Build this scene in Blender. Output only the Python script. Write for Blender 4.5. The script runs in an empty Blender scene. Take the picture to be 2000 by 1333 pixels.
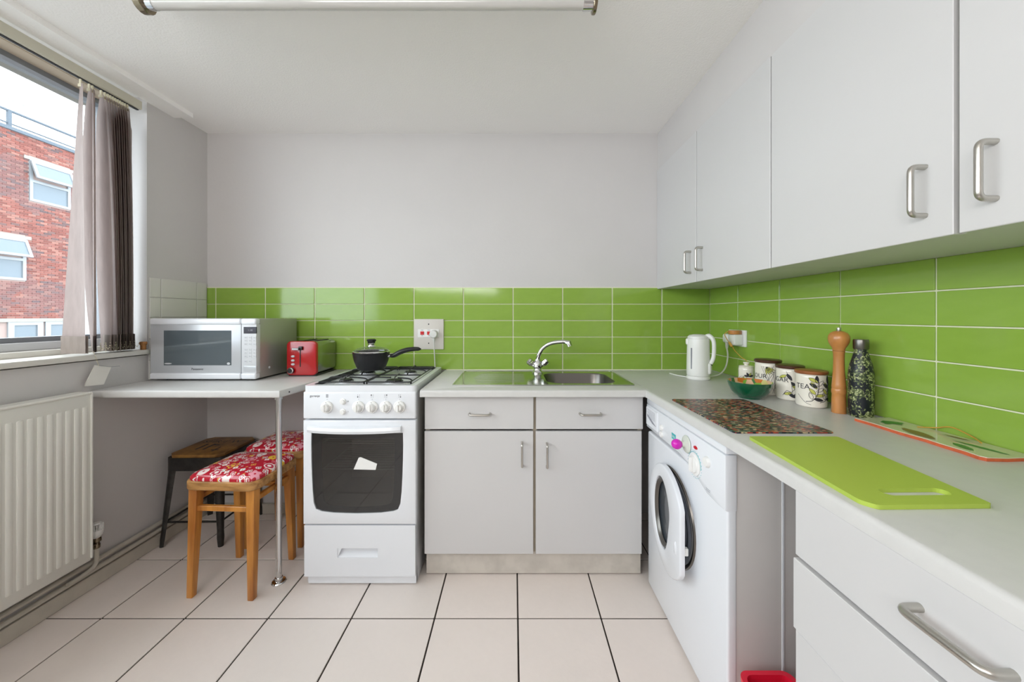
import bpy, bmesh, math, random
from mathutils import Vector, Matrix
random.seed(7)
PI = math.pi
S = bpy.context.scene
C = S.collection
# ---------------------------------------------------------------- camera, sky, exposure
cam = bpy.data.cameras.new('camera'); co = bpy.data.objects.new('camera', cam); C.objects.link(co)
co.location = (0, 0, 1.21); co.rotation_euler = (PI/2, 0, 0)
cam.sensor_width = 36; cam.lens = 12.6; cam.shift_x = -0.0015; cam.shift_y = -0.02475; cam.clip_start = .02
S.camera = co
S.view_settings.view_transform = 'Standard'; S.view_settings.look = 'None'
S.view_settings.gamma = 1; S.view_settings.use_curve_mapping = False
S.view_settings.exposure = 0.52
S.cycles.use_denoising = True
S.cycles.max_bounces = 10; S.cycles.diffuse_bounces = 7; S.cycles.glossy_bounces = 4
S.cycles.transparent_max_bounces = 10
S.cycles.sample_clamp_indirect = 6
W = bpy.data.worlds.new('sky'); S.world = W; W.use_nodes = True
wn = W.node_tree; bg = wn.nodes['Background']
tc = wn.nodes.new('ShaderNodeTexCoord'); nz = wn.nodes.new('ShaderNodeTexNoise'); nz.inputs['Scale'].default_value = 2.2
nz.inputs['Detail'].default_value = 4
rp = wn.nodes.new('ShaderNodeValToRGB')
rp.color_ramp.elements[0].position = .35; rp.color_ramp.elements[0].color = (.72, .80, .93, 1)
rp.color_ramp.elements[1].position = .62; rp.color_ramp.elements[1].color = (1, 1, 1, 1)
wn.links.new(tc.outputs['Generated'], nz.inputs['Vector']); wn.links.new(nz.outputs['Fac'], rp.inputs['Fac'])
wn.links.new(rp.outputs['Color'], bg.inputs['Color'])
SKY = 5.6
bg.inputs['Strength'].default_value = SKY
def area(name, loc, rot, sx, sy, power, color=(1, 1, 1), portal=False):
    l = bpy.data.lights.new(name, 'AREA'); l.shape = 'RECTANGLE'; l.size = sx; l.size_y = sy
    l.energy = power; l.color = color
    if portal: l.cycles.is_portal = True
    o = bpy.data.objects.new(name, l); C.objects.link(o); o.location = loc; o.rotation_euler = rot
    return o
area('window_portal', (-2.13, .245, 1.68), (0, -PI/2, 0), 1.26, 3.25, 1, portal=True)
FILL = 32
area('fill_light', (-.75, -1.5, 1.9), (math.radians(116), 0, math.radians(-38)), 2.0, .7, FILL, (1, .99, .985))  # added fill lamp, unseen behind the camera, lifts the interior brightness

# ---------------------------------------------------------------- pixel measures -> real places
F, H = 700.0, 1.21
def X_(u, Y): return (u-1003)*Y/F
def Z_(v, Y): return H-(v-617)*Y/F

# ---------------------------------------------------------------- materials
def lin(c):
    return tuple(((x/255)/12.92 if x/255 <= .04045 else ((x/255+.055)/1.055)**2.4) for x in c)
def mat(name, col, rough=.5, metal=0, bump=0, bscale=200, var=0, vscale=3, spec=.5, emit=None, coat=0, var_col=None, stretch=None, transl=0):
    m = bpy.data.materials.new(name); m.use_nodes = True
    n = m.node_tree; b = n.nodes['Principled BSDF']
    c = lin(col) + (1,)
    b.inputs['Base Color'].default_value = c; b.inputs['Roughness'].default_value = rough
    b.inputs['Metallic'].default_value = metal; b.inputs['Specular IOR Level'].default_value = spec
    b.inputs['Coat Weight'].default_value = coat; b.inputs['Coat Roughness'].default_value = .08
    t = None
    def vec():
        t = n.nodes.new('ShaderNodeTexCoord')
        if stretch:
            mp = n.nodes.new('ShaderNodeMapping'); mp.inputs['Scale'].default_value = stretch
            n.links.new(t.outputs['Object'], mp.inputs['Vector']); return mp.outputs['Vector']
        return t.outputs['Object']
    if var:
        v = vec(); z = n.nodes.new('ShaderNodeTexNoise'); z.inputs['Scale'].default_value = vscale; z.inputs['Detail'].default_value = 6
        n.links.new(v, z.inputs['Vector'])
        mx = n.nodes.new('ShaderNodeMix'); mx.data_type = 'RGBA'
        c2 = lin(var_col) if var_col else tuple(x*(1-var) for x in c[:3])
        mx.inputs['A'].default_value = c; mx.inputs['B'].default_value = tuple(c2)+(1,)
        r = n.nodes.new('ShaderNodeValToRGB'); r.color_ramp.elements[0].position = .38; r.color_ramp.elements[1].position = .66
        n.links.new(z.outputs['Fac'], r.inputs['Fac']); n.links.new(r.outputs['Color'], mx.inputs['Factor'])
        n.links.new(mx.outputs['Result'], b.inputs['Base Color'])
    if bump:
        v = vec(); z = n.nodes.new('ShaderNodeTexNoise'); z.inputs['Scale'].default_value = bscale; z.inputs['Detail'].default_value = 3
        n.links.new(v, z.inputs['Vector']); bp = n.nodes.new('ShaderNodeBump')
        bp.inputs['Strength'].default_value = bump; bp.inputs['Distance'].default_value = .002
        n.links.new(z.outputs['Fac'], bp.inputs['Height']); n.links.new(bp.outputs['Normal'], b.inputs['Normal'])
    if emit:
        b.inputs['Emission Color'].default_value = lin(emit[0])+(1,); b.inputs['Emission Strength'].default_value = emit[1]
    if transl:
        o = n.nodes['Material Output']; tr = n.nodes.new('ShaderNodeBsdfTranslucent'); tr.inputs['Color'].default_value = c
        ms = n.nodes.new('ShaderNodeMixShader'); ms.inputs['Fac'].default_value = transl
        n.links.new(b.outputs[0], ms.inputs[1]); n.links.new(tr.outputs[0], ms.inputs[2]); n.links.new(ms.outputs[0], o.inputs['Surface'])
    return m
def glassy(name, tint, trans, rough=.02, ior=1.45):
    m = bpy.data.materials.new(name); m.use_nodes = True; n = m.node_tree; o = n.nodes['Material Output']
    n.nodes.remove(n.nodes['Principled BSDF'])
    t = n.nodes.new('ShaderNodeBsdfTransparent'); t.inputs['Color'].default_value = tuple(lin(tint))+(1,)
    g = n.nodes.new('ShaderNodeBsdfGlossy'); g.inputs['Roughness'].default_value = rough
    lw = n.nodes.new('ShaderNodeLayerWeight'); lw.inputs['Blend'].default_value = .5
    pw = n.nodes.new('ShaderNodeMath'); pw.operation = 'POWER'; pw.inputs[1].default_value = 4; n.links.new(lw.outputs['Facing'], pw.inputs[0])
    f = n.nodes.new('ShaderNodeMath'); f.operation = 'MULTIPLY_ADD'; n.links.new(pw.outputs[0], f.inputs[0])
    f.inputs[1].default_value = .7; f.inputs[2].default_value = ((ior-1)/(ior+1))**2
    d = n.nodes.new('ShaderNodeBsdfDiffuse'); d.inputs['Color'].default_value = (.5, .5, .5, 1)
    m1 = n.nodes.new('ShaderNodeMixShader'); m1.inputs['Fac'].default_value = 1-trans
    m2 = n.nodes.new('ShaderNodeMixShader')
    n.links.new(t.outputs[0], m1.inputs[1]); n.links.new(d.outputs[0], m1.inputs[2])
    n.links.new(f.outputs[0], m2.inputs['Fac']); n.links.new(m1.outputs[0], m2.inputs[1]); n.links.new(g.outputs[0], m2.inputs[2])
    n.links.new(m2.outputs[0], o.inputs['Surface'])
    return m
class N:
    """tiny node helper"""
    def __init__(s, name, rough=.5, spec=.5):
        s.m = bpy.data.materials.new(name); s.m.use_nodes = True; s.t = s.m.node_tree; s.b = s.t.nodes['Principled BSDF']
        s.b.inputs['Roughness'].default_value = rough; s.b.inputs['Specular IOR Level'].default_value = spec
        s.obj = s.t.nodes.new('ShaderNodeTexCoord').outputs['Object']
    def put(s, sock, v):
        if isinstance(v, bpy.types.NodeSocket): s.t.links.new(v, sock)
        elif v is not None: sock.default_value = v
    def math(s, op, a, b=None, c=None):
        n = s.t.nodes.new('ShaderNodeMath'); n.operation = op
        for i, x in enumerate((a, b, c)):
            if x is not None: s.put(n.inputs[i], x)
        return n.outputs[0]
    def vmath(s, op, a, b=None):
        n = s.t.nodes.new('ShaderNodeVectorMath'); n.operation = op; s.put(n.inputs[0], a)
        if b is not None: s.put(n.inputs[1], b)
        return n.outputs[1] if op in ('LENGTH', 'DISTANCE', 'DOT_PRODUCT') else n.outputs[0]
    def map(s, v, scale=(1, 1, 1), rot=(0, 0, 0), loc=(0, 0, 0)):
        n = s.t.nodes.new('ShaderNodeMapping'); s.put(n.inputs['Vector'], v); n.inputs['Scale'].default_value = scale
        n.inputs['Rotation'].default_value = rot; n.inputs['Location'].default_value = loc; return n.outputs[0]
    def mix(s, f, a, b):
        n = s.t.nodes.new('ShaderNodeMix'); n.data_type = 'RGBA'; s.put(n.inputs['Factor'], f)
        s.put(n.inputs['A'], a); s.put(n.inputs['B'], b); return n.outputs['Result']
    def noise(s, v, scale, detail=4):
        n = s.t.nodes.new('ShaderNodeTexNoise'); s.put(n.inputs['Vector'], v); n.inputs['Scale'].default_value = scale
        n.inputs['Detail'].default_value = detail; return n.outputs['Fac']
    def voronoi(s, v, scale, rnd=1.0, dim='3D'):
        n = s.t.nodes.new('ShaderNodeTexVoronoi'); n.voronoi_dimensions = dim; s.put(n.inputs['Vector'], v)
        n.inputs['Scale'].default_value = scale; n.inputs['Randomness'].default_value = rnd; return n
    def ramp(s, f, stops, const=False):
        n = s.t.nodes.new('ShaderNodeValToRGB'); cr = n.color_ramp
        if const: cr.interpolation = 'CONSTANT'
        while len(cr.elements) < len(stops): cr.elements.new(.5)
        for e, (p, c) in zip(cr.elements, stops):
            e.position = p; e.color = tuple(lin(c))+(1,)
        s.put(n.inputs['Fac'], f); return n.outputs['Color']
    def done(s, col, bump=None, strength=.2):
        s.put(s.b.inputs['Base Color'], col)
        if bump is not None:
            n = s.t.nodes.new('ShaderNodeBump'); n.inputs['Strength'].default_value = strength; n.inputs['Distance'].default_value = .002
            s.put(n.inputs['Height'], bump); s.t.links.new(n.outputs[0], s.b.inputs['Normal'])
        return s.m
def c4(c): return tuple(lin(c))+(1,)

M = {}
M['wall'] = mat('wall_paint', (205, 202, 201), .75, bump=.25, bscale=60, var=.03, vscale=2)
M['ceiling'] = mat('ceiling_textured_paint', (247, 245, 244), .8, bump=.6, bscale=140)
M['trim'] = mat('trim_gloss_paint', (225, 222, 215), .4, var=.06, vscale=9)
M['skirt'] = mat('skirting_paint', (196, 190, 178), .5, var=.12, vscale=12, bump=.2, bscale=40)
M['grout'] = mat('dark_floor_grout', (44, 35, 29), .9, bump=.3, bscale=300)
M['wgrout'] = mat('pale_wall_grout', (226, 226, 200), .8)
M['white_tile'] = mat('pale_tile_glaze', (216, 215, 210), .22)
M['worktop'] = mat('worktop_laminate', (206, 205, 203), .36, bump=.12, bscale=700, var=.03, vscale=30, spec=.4)
M['unit'] = mat('cabinet_laminate', (203, 202, 202), .42, var=.015, vscale=3)
M['unit_in'] = mat('cabinet_edge_beige', (176, 166, 148), .6)
M['plinth'] = mat('plinth_scuffed', (205, 199, 190), .55, var=.16, vscale=14)
M['enamel'] = mat('white_enamel', (226, 229, 234), .22, coat=.3)
M['plastic'] = mat('white_plastic', (232, 232, 230), .32)
M['plastic_grey'] = mat('grey_white_plastic', (205, 207, 210), .4)
M['machine_side'] = mat('machine_side_paint', (196, 192, 189), .42, var=.05, vscale=6)
M['nickel'] = mat('satin_nickel', (190, 187, 180), .28, metal=1)
M['chrome'] = mat('chrome', (215, 215, 215), .07, metal=1)
M['steel'] = mat('polished_steel', (188, 190, 184), .14, metal=1)
M['steel_brush'] = mat('brushed_steel', (112, 109, 105), .33, metal=1, bump=.05, bscale=300)
M['toaster_steel'] = mat('toaster_steel_side', (178, 178, 174), .22, metal=1)
M['iron'] = mat('black_cast_iron', (32, 31, 34), .45)
M['black'] = mat('black_plastic', (22, 22, 24), .35)
M['dark'] = mat('dark_void', (24, 22, 20), .9)
M['ink'] = mat('dark_print', (42, 42, 48), .6)
M['ink_grey'] = mat('grey_print', (140, 142, 150), .6)
M['socket_plate'] = mat('socket_plate_plastic', (206, 201, 194), .5)
M['teal'] = mat('teal_print', (70, 175, 180), .6)
M['red_gloss'] = mat('red_gloss_enamel', (176, 16, 22), .15, coat=.5)
M['red_plastic'] = mat('red_plastic', (226, 28, 58), .35)
M['red_switch'] = mat('red_rocker', (196, 22, 30), .35)
M['silver_grey'] = mat('silver_grey_paint', (196, 199, 203), .3, metal=.25)
M['micro_side'] = mat('microwave_casing', (176, 174, 168), .35, metal=.5)
M['micro_glass'] = mat('microwave_glass', (86, 95, 100), .05, spec=.7)
M['lcd'] = mat('lcd', (34, 30, 44), .2)
M['glass'] = glassy('window_glass', (246, 250, 250), .955)
M['glass_far'] = mat('far_window_glass', (96, 106, 114), .25, spec=.3)
M['oven_glass'] = glassy('oven_glass', (214, 214, 214), .985, ior=1.6)
M['lid_glass'] = glassy('lid_glass', (225, 228, 224), .96)
M['tube_glass'] = mat('fluorescent_tube', (196, 194, 190), .12, coat=.6)
M['bracket'] = mat('aged_nickel_bracket', (140, 128, 108), .22, metal=1)
M['navy'] = mat('dark_blue_plastic', (26, 28, 36), .4)
M['green_glaze'] = mat('dark_green_glaze', (8, 84, 54), .08, coat=.6)
M['cream_glaze'] = mat('cream_glaze', (232, 226, 214), .15, coat=.4)
M['lime'] = mat('lime_plastic', (172, 194, 78), .42, bump=.15, bscale=500)
M['terra'] = mat('terracotta', (206, 98, 58), .8, var=.2, vscale=60)
M['magenta'] = mat('magenta_plastic', (205, 30, 180), .2)
M['clear'] = mat('clear_suction_cup', (205, 212, 200), .15)
M['uvpc'] = mat('white_window_frame', (126, 130, 134), .3)
M['dark_frame'] = mat('dark_aluminium', (128, 132, 138), .45, metal=.2)
M['tan'] = mat('tan_timber_head', (196, 180, 160), .6, var=.12, vscale=20, stretch=(1, .1, 1))
M['rail'] = mat('cream_headrail', (200, 196, 180), .4)
M['clip'] = mat('cream_clips', (214, 206, 180), .5)
M['conc'] = mat('pale_concrete', (128, 124, 118), .8)
M['slate'] = mat('grey_coping', (72, 82, 92), .7)
M['ground'] = mat('asphalt', (120, 120, 118), .9)
M['brass_cord'] = mat('amber_cord', (196, 150, 60), .5)
M['cork'] = mat('cork', (176, 122, 72), .85, var=.35, vscale=120, bump=.5, bscale=300)
M['grey_cord'] = mat('grey_cord', (216, 216, 212), .4)
M['rad'] = mat('radiator_enamel', (226, 225, 218), .35)
M['tub'] = mat('stool_dark_metal', (70, 68, 66), .42, metal=.7, var=.35, vscale=30)
M['leaf_green'] = mat('printed_green', (52, 128, 62), .3)
M['leaf_olive'] = mat('printed_olive', (190, 190, 90), .3)
M['leaf_brown'] = mat('printed_brown', (128, 96, 48), .3)
M['wood_lid_dark'] = mat('dark_wood_lid', (84, 52, 38), .35, var=.3, vscale=40, stretch=(1, .2, 1))
M['wood_lid'] = mat('warm_wood_lid', (158, 96, 56), .35, var=.3, vscale=40, stretch=(1, .2, 1))
M['mill'] = mat('mill_beech', (196, 132, 72), .32, var=.25, vscale=30, stretch=(1, 1, .15), coat=.3)
M['oak'] = mat('stool_oak', (206, 140, 62), .38, var=.45, vscale=26, stretch=(1, 1, .12), var_col=(160, 96, 34), coat=.2)
M['oak_edge'] = mat('worn_oak_edge', (190, 142, 84), .5, var=.5, vscale=50, stretch=(.2, 1, 1), var_col=(136, 92, 44))
M['rust_top'] = mat('stool_timber_top', (150, 108, 48), .5, var=.5, vscale=18, var_col=(104, 70, 28))

def green_tile():
    n = N('green_wall_tile', .09, .5); 
    oi = n.t.nodes.new('ShaderNodeObjectInfo')
    f = n.noise(n.map(n.obj, (1, 1, 3)), 14, 5)
    col = n.mix(f, c4((136, 168, 66)), c4((146, 178, 78)))
    col = n.mix(n.math('MULTIPLY', oi.outputs['Random'], .3), col, c4((128, 160, 62)))
    return n.done(col, n.noise(n.obj, 9, 2), .12)
M['green_tile'] = green_tile()
def floor_tile():
    n = N('beige_floor_tile', .42, .4)
    oi = n.t.nodes.new('ShaderNodeObjectInfo')
    f = n.noise(n.obj, 5, 8); g = n.noise(n.obj, 45, 5)
    col = n.mix(f, c4((238, 226, 219)), c4((226, 216, 209)))
    col = n.mix(n.math('MULTIPLY', g, .25), col, c4((212, 200, 192)))
    col = n.mix(n.math('MULTIPLY', oi.outputs['Random'], .35), col, c4((222, 216, 210)))
    return n.done(col, g, .25)
M['floor_tile'] = floor_tile()
def brick_mat():
    n = N('red_brick', .85, .3)
    g = n.t.nodes.new('ShaderNodeNewGeometry').outputs['Random Per Island']
    col = n.ramp(g, [(0, (96, 52, 46)), (.3, (112, 60, 52)), (.6, (122, 74, 66)), (.75, (72, 58, 60)), (.9, (130, 88, 78))])
    w = n.noise(n.obj, .6, 4)
    col = n.mix(n.math('MULTIPLY', n.math('GREATER_THAN', w, .55), .35), col, c4((84, 76, 80)))
    return n.done(col)
M['brick'] = brick_mat()
M['mortar'] = mat('mortar', (140, 122, 116), .9)
def floral():
    n = N('red_floral_oilcloth', .16, .6)
    red = c4((186, 26, 48)); col = red
    for scale, off, thr, petals, rnd, keep, cols in (
            (48, 1.3, .22, 4, .7, .6, [(0, (240, 215, 215)), (.5, (236, 170, 70)), (.7, (236, 150, 165))]),
            (27, 3.7, .27, 4, .45, .8, [(0, (244, 226, 222)), (.4, (232, 120, 130)), (.55, (240, 180, 60)), (.7, (226, 232, 228))]),
            (14.5, 0, .30, 5, .35, .75, [(0, (248, 230, 226)), (.55, (240, 196, 64)), (.7, (244, 226, 222)), (.85, (236, 160, 175))])):
        p = n.map(n.obj, (1, 1, 0), loc=(off, off*.7, 0), rot=(0, 0, .3))
        v = n.voronoi(p, scale, rnd, '2D')
        sp = n.vmath('SUBTRACT', p, v.outputs['Position'])
        xyz = n.t.nodes.new('ShaderNodeSeparateXYZ'); n.put(xyz.inputs[0], sp)
        ang = n.math('ARCTAN2', xyz.outputs[1], xyz.outputs[0])
        sel = n.t.nodes.new('ShaderNodeSeparateColor'); n.put(sel.inputs[0], v.outputs['Color'])
        rr = n.math('MULTIPLY', n.vmath('LENGTH', sp), scale)
        amp = n.math('MULTIPLY', n.math('LESS_THAN', sel.outputs[2], .7), .2)
        wob = n.math('ADD', 1.0, n.math('MULTIPLY', n.math('COSINE', n.math('MULTIPLY', ang, petals)), amp))
        r = n.math('DIVIDE', rr, wob)
        pc = n.ramp(sel.outputs[0], cols, True)
        show = n.math('LESS_THAN', sel.outputs[1], keep)
        solid = n.math('LESS_THAN', sel.outputs[1], keep*.35)
        inside = n.math('LESS_THAN', r, thr)
        outline = n.math('LESS_THAN', n.math('ABSOLUTE', n.math('SUBTRACT', r, thr-.03)), .035)
        dot = n.math('LESS_THAN', rr, thr*.38)
        col = n.mix(n.math('MULTIPLY', inside, show), col, c4((196, 60, 84)))
        col = n.mix(n.math('MULTIPLY', inside, solid), col, pc)
        col = n.mix(n.math('MULTIPLY', n.math('MAXIMUM', outline, dot), n.math('SUBTRACT', show, solid)), col, pc)
        col = n.mix(n.math('MULTIPLY', n.math('LESS_THAN', rr, thr*.22), solid), col, red)
    return n.done(col)
M['floral'] = floral()
def mosaic():
    n = N('multicolour_mat_print', .32, .35)
    p = n.map(n.obj, (1, 2.1, 1), rot=(0, 0, .25))
    v = n.voronoi(p, 105, 1, '2D')
    sel = n.t.nodes.new('ShaderNodeSeparateColor'); n.put(sel.inputs[0], v.outputs['Color'])
    col = n.ramp(sel.outputs[0], [(0, (24, 26, 36)), (.17, (150, 60, 56)), (.32, (60, 90, 88)), (.42, (186, 164, 132)), (.54, (34, 32, 42)), (.7, (172, 74, 50)), (.8, (92, 108, 70)), (.88, (70, 44, 66))], True)
    return n.done(col)
M['mosaic'] = mosaic()
def fern():
    n = N('fern_print', .35, .4)
    v = n.voronoi(n.map(n.obj, (1, 1, 1)), 170); w = n.noise(n.obj, 26, 3); x = n.noise(n.obj, 150, 5)
    f = n.math('GREATER_THAN', n.math('ADD', n.math('MULTIPLY', x, .8), n.math('MULTIPLY', w, .9)), .845)
    lit = n.ramp(v.outputs['Distance'], [(0, (222, 220, 190)), (.32, (150, 158, 104)), (.66, (60, 72, 42))])
    col = n.mix(f, c4((22, 26, 34)), lit)
    return n.done(col)
M['fern'] = fern()
def vane_mat(name, c, transl):
    return mat(name, c, .85, var=.14, vscale=60, stretch=(1, 1, .25), transl=transl, bump=.2, bscale=300)
M['vane'] = vane_mat('blind_fabric', (186, 172, 168), .45)
M['vane_hem'] = vane_mat('blind_hem_fabric', (152, 140, 132), .12)

# ---------------------------------------------------------------- geometry helpers
class B:
    def __init__(s): s.bm = bmesh.new()
    def box(s, x0, x1, y0, y1, z0, z1, bev=0, seg=2):
        r = bmesh.ops.create_cube(s.bm, size=1)['verts']
        for v in r:
            v.co = Vector(((x0+x1)/2+v.co.x*(x1-x0), (y0+y1)/2+v.co.y*(y1-y0), (z0+z1)/2+v.co.z*(z1-z0)))
        if bev:
            es = list({e for v in r for e in v.link_edges})
            bmesh.ops.bevel(s.bm, geom=es, offset=bev, segments=seg, affect='EDGES', profile=.5)
        return s
    def prism(s, pts, a, b, axis='z', bev=0, seg=2):
        """pts: 2-D outline (other two axes in x,y,z order) extruded from a to b"""
        def P(p, t):
            return {'z': (p[0], p[1], t), 'y': (p[0], t, p[1]), 'x': (t, p[0], p[1])}[axis]
        lo = [s.bm.verts.new(P(p, a)) for p in pts]; hi = [s.bm.verts.new(P(p, b)) for p in pts]
        fs = [s.bm.faces.new(lo), s.bm.faces.new(list(reversed(hi)))]
        n = len(pts)
        for i in range(n): fs.append(s.bm.faces.new((lo[i], hi[i], hi[(i+1) % n], lo[(i+1) % n])))
        bmesh.ops.recalc_face_normals(s.bm, faces=fs)
        if bev:
            es = list(set(fs[0].edges) | set(fs[1].edges))
            bmesh.ops.bevel(s.bm, geom=es, offset=bev, segments=seg, affect='EDGES', profile=.5)
        return s
    def holed(s, outer, hole, a, b, axis='z'):
        """plate between outline and hole outline (same number of points)"""
        def P(p, t):
            return {'z': (p[0], p[1], t), 'y': (p[0], t, p[1]), 'x': (t, p[0], p[1])}[axis]
        L = [[s.bm.verts.new(P(p, t)) for p in q] for t in (a, b) for q in (outer, hole)]
        n = len(outer); fs = []
        for i in range(n):
            j = (i+1) % n
            fs.append(s.bm.faces.new((L[0][i], L[0][j], L[1][j], L[1][i]))); fs.append(s.bm.faces.new((L[2][i], L[3][i], L[3][j], L[2][j])))
            fs.append(s.bm.faces.new((L[0][i], L[2][i], L[2][j], L[0][j]))); fs.append(s.bm.faces.new((L[1][i], L[1][j], L[3][j], L[3][i])))
        bmesh.ops.recalc_face_normals(s.bm, faces=fs)
        return s
    def tube(s, pts, r, n=10, cap=True, flat=None):
        pts = [Vector(p) for p in pts]; rings = []
        rs = r if isinstance(r, (list, tuple)) else [r]*len(pts)
        ref = None
        for i, p in enumerate(pts):
            d = (pts[min(i+1, len(pts)-1)]-pts[max(i-1, 0)]).normalized()
            if ref is None:
                ref = Vector((0, 0, 1)) if abs(d.z) < .9 else Vector((1, 0, 0))
            a = (ref - d*ref.dot(d)).normalized(); ref = a; b = d.cross(a)
            k = flat or 1
            rings.append([s.bm.verts.new(p+(a*math.cos(t)*rs[i]*k+b*math.sin(t)*rs[i])) for t in [2*PI*j/n for j in range(n)]])
        fs = []
        for q, w in zip(rings, rings[1:]):
            for j in range(n): fs.append(s.bm.faces.new((q[j], q[(j+1) % n], w[(j+1) % n], w[j])))
        if cap:
            fs.append(s.bm.faces.new(rings[0])); fs.append(s.bm.faces.new(rings[-1]))
        bmesh.ops.recalc_face_normals(s.bm, faces=fs)
        return s
    def lathe(s, prof, c=(0, 0, 0), n=32, axis='z', mtx=None, sx=1, sy=1):
        mt = mtx or Matrix.Translation(c)
        if axis == 'y' and not mtx: mt = Matrix.Translation(c) @ Matrix.Rotation(PI/2, 4, 'X')   # profile z -> -y (towards camera)
        if axis == 'x' and not mtx: mt = Matrix.Translation(c) @ Matrix.Rotation(-PI/2, 4, 'Y')  # profile z -> -x
        rings = []
        for r, z in prof:
            if r <= 1e-6: rings.append([s.bm.verts.new(mt @ Vector((0, 0, z)))])
            else: rings.append([s.bm.verts.new(mt @ Vector((r*math.cos(2*PI*j/n)*sx, r*math.sin(2*PI*j/n)*sy, z))) for j in range(n)])
        fs = []
        for q, w in zip(rings, rings[1:]):
            for j in range(n):
                k = (j+1) % n
                if len(q) == 1 and len(w) == 1: continue
                if len(q) == 1: fs.append(s.bm.faces.new((q[0], w[k], w[j])))
                elif len(w) == 1: fs.append(s.bm.faces.new((q[j], q[k], w[0])))
                else: fs.append(s.bm.faces.new((q[j], q[k], w[k], w[j])))
        bmesh.ops.recalc_face_normals(s.bm, faces=fs)
        return s
    def quad(s, *p):
        s.bm.faces.new([s.bm.verts.new(Vector(q)) for q in p]); return s
def fillet(pts, r, n=5):
    pts = [Vector(p) for p in pts]; out = [pts[0]]
    for a, b, c in zip(pts, pts[1:], pts[2:]):
        d1, d2 = (a-b), (c-b); q = min(r, d1.length*.49, d2.length*.49)
        s, e = b+d1.normalized()*q, b+d2.normalized()*q
        for i in range(n+1):
            t = i/n; out.append(s*(1-t)**2+b*2*t*(1-t)+e*t*t)
    out.append(pts[-1]); return out
def spline(pts, n=8):
    P = [Vector(p) for p in pts]; P = [P[0]*2-P[1]]+P+[P[-1]*2-P[-2]]; out = []
    for i in range(1, len(P)-2):
        for k in range(n):
            t = k/n; a, b, c, d = P[i-1:i+3]
            out.append(.5*((2*b)+(c-a)*t+(2*a-5*b+4*c-d)*t*t+(3*b-a-3*c+d)*t**3))
    out.append(P[-2]); return out
def rrect(x0, x1, y0, y1, r, n=5):
    o = []
    for cx, cy, a in ((x1-r, y1-r, 0), (x0+r, y1-r, 90), (x0+r, y0+r, 180), (x1-r, y0+r, 270)):
        for i in range(n+1):
            t = math.radians(a+90*i/n); o.append((cx+r*math.cos(t), cy+r*math.sin(t)))
    return o
WM = {}
def rename(o, name): o.name = name
def obj(name, b, m, parent=None, local=False, smooth=True, **props):
    me = bpy.data.meshes.new(name)
    bm = b.bm if isinstance(b, B) else b
    if smooth:
        for f in bm.faces: f.smooth = True
        for e in bm.edges:
            if len(e.link_faces) == 2 and e.calc_face_angle(0) > .6: e.smooth = False
    bm.to_mesh(me); bm.free()
    me.materials.append(M[m] if isinstance(m, str) else m)
    o = bpy.data.objects.new(name, me); C.objects.link(o)
    if parent is not None:
        o.parent = parent; w = WM[parent.name]
        if not local: me.transform(w.inverted())
        WM[o.name] = w
    else: WM[o.name] = Matrix()
    for k, v in props.items(): o[k] = v
    return o
def thing(name, label, cat, loc=(0, 0, 0), rz=0, group=None):
    o = bpy.data.objects.new(name, None); C.objects.link(o); o.location = loc; o.rotation_euler = (0, 0, rz)
    o.empty_display_size = .05
    o['label'] = label; o['category'] = cat
    if group: o['group'] = group
    WM[o.name] = Matrix.Translation(loc) @ Matrix.Rotation(rz, 4, 'Z'); return o
def struct(name, b, m, parent=None, **kw):
    o = obj(name, b, m, parent, **kw)
    if parent is None: o['kind'] = 'structure'
    return o
def dup(root, loc, rz, label, group=None):
    r = root.copy(); C.objects.link(r); r.location = loc; r.rotation_euler = (0, 0, rz); r['label'] = label
    if group: r['group'] = group
    WM[r.name] = Matrix.Translation(loc) @ Matrix.Rotation(rz, 4, 'Z')
    for ch in list(root.children):
        c = ch.copy(); C.objects.link(c); c.parent = r
        for g in ch.children:
            d = g.copy(); C.objects.link(d); d.parent = c
    return r
def text_bm(s, size, align='CENTER'):
    cu = bpy.data.curves.new('t', 'FONT'); cu.body = s; cu.size = size; cu.align_x = align; cu.align_y = 'CENTER'; cu.resolution_u = 3
    o = bpy.data.objects.new('t', cu); C.objects.link(o)
    dg = bpy.context.evaluated_depsgraph_get(); dg.update()
    me = bpy.data.meshes.new_from_object(o.evaluated_get(dg))
    bm = bmesh.new(); bm.from_mesh(me)
    bpy.data.objects.remove(o); bpy.data.curves.remove(cu); bpy.data.meshes.remove(me)
    return bm
def text(name, s, size, m, parent, mtx, wrap=None):
    bm = text_bm(s, size)
    bm.transform(mtx); b = B(); b.bm.free(); b.bm = bm
    return obj(name, b, m, parent, smooth=False)
FRONT = lambda x, y, z: Matrix.Translation((x, y, z)) @ Matrix.Rotation(PI/2, 4, 'X')            # reads facing the camera (-y)
RIGHTF = lambda x, y, z: Matrix.Translation((x, y, z)) @ Matrix.Rotation(-PI/2, 4, 'Z') @ Matrix.Rotation(PI/2, 4, 'X')  # on a face looking -x

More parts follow.
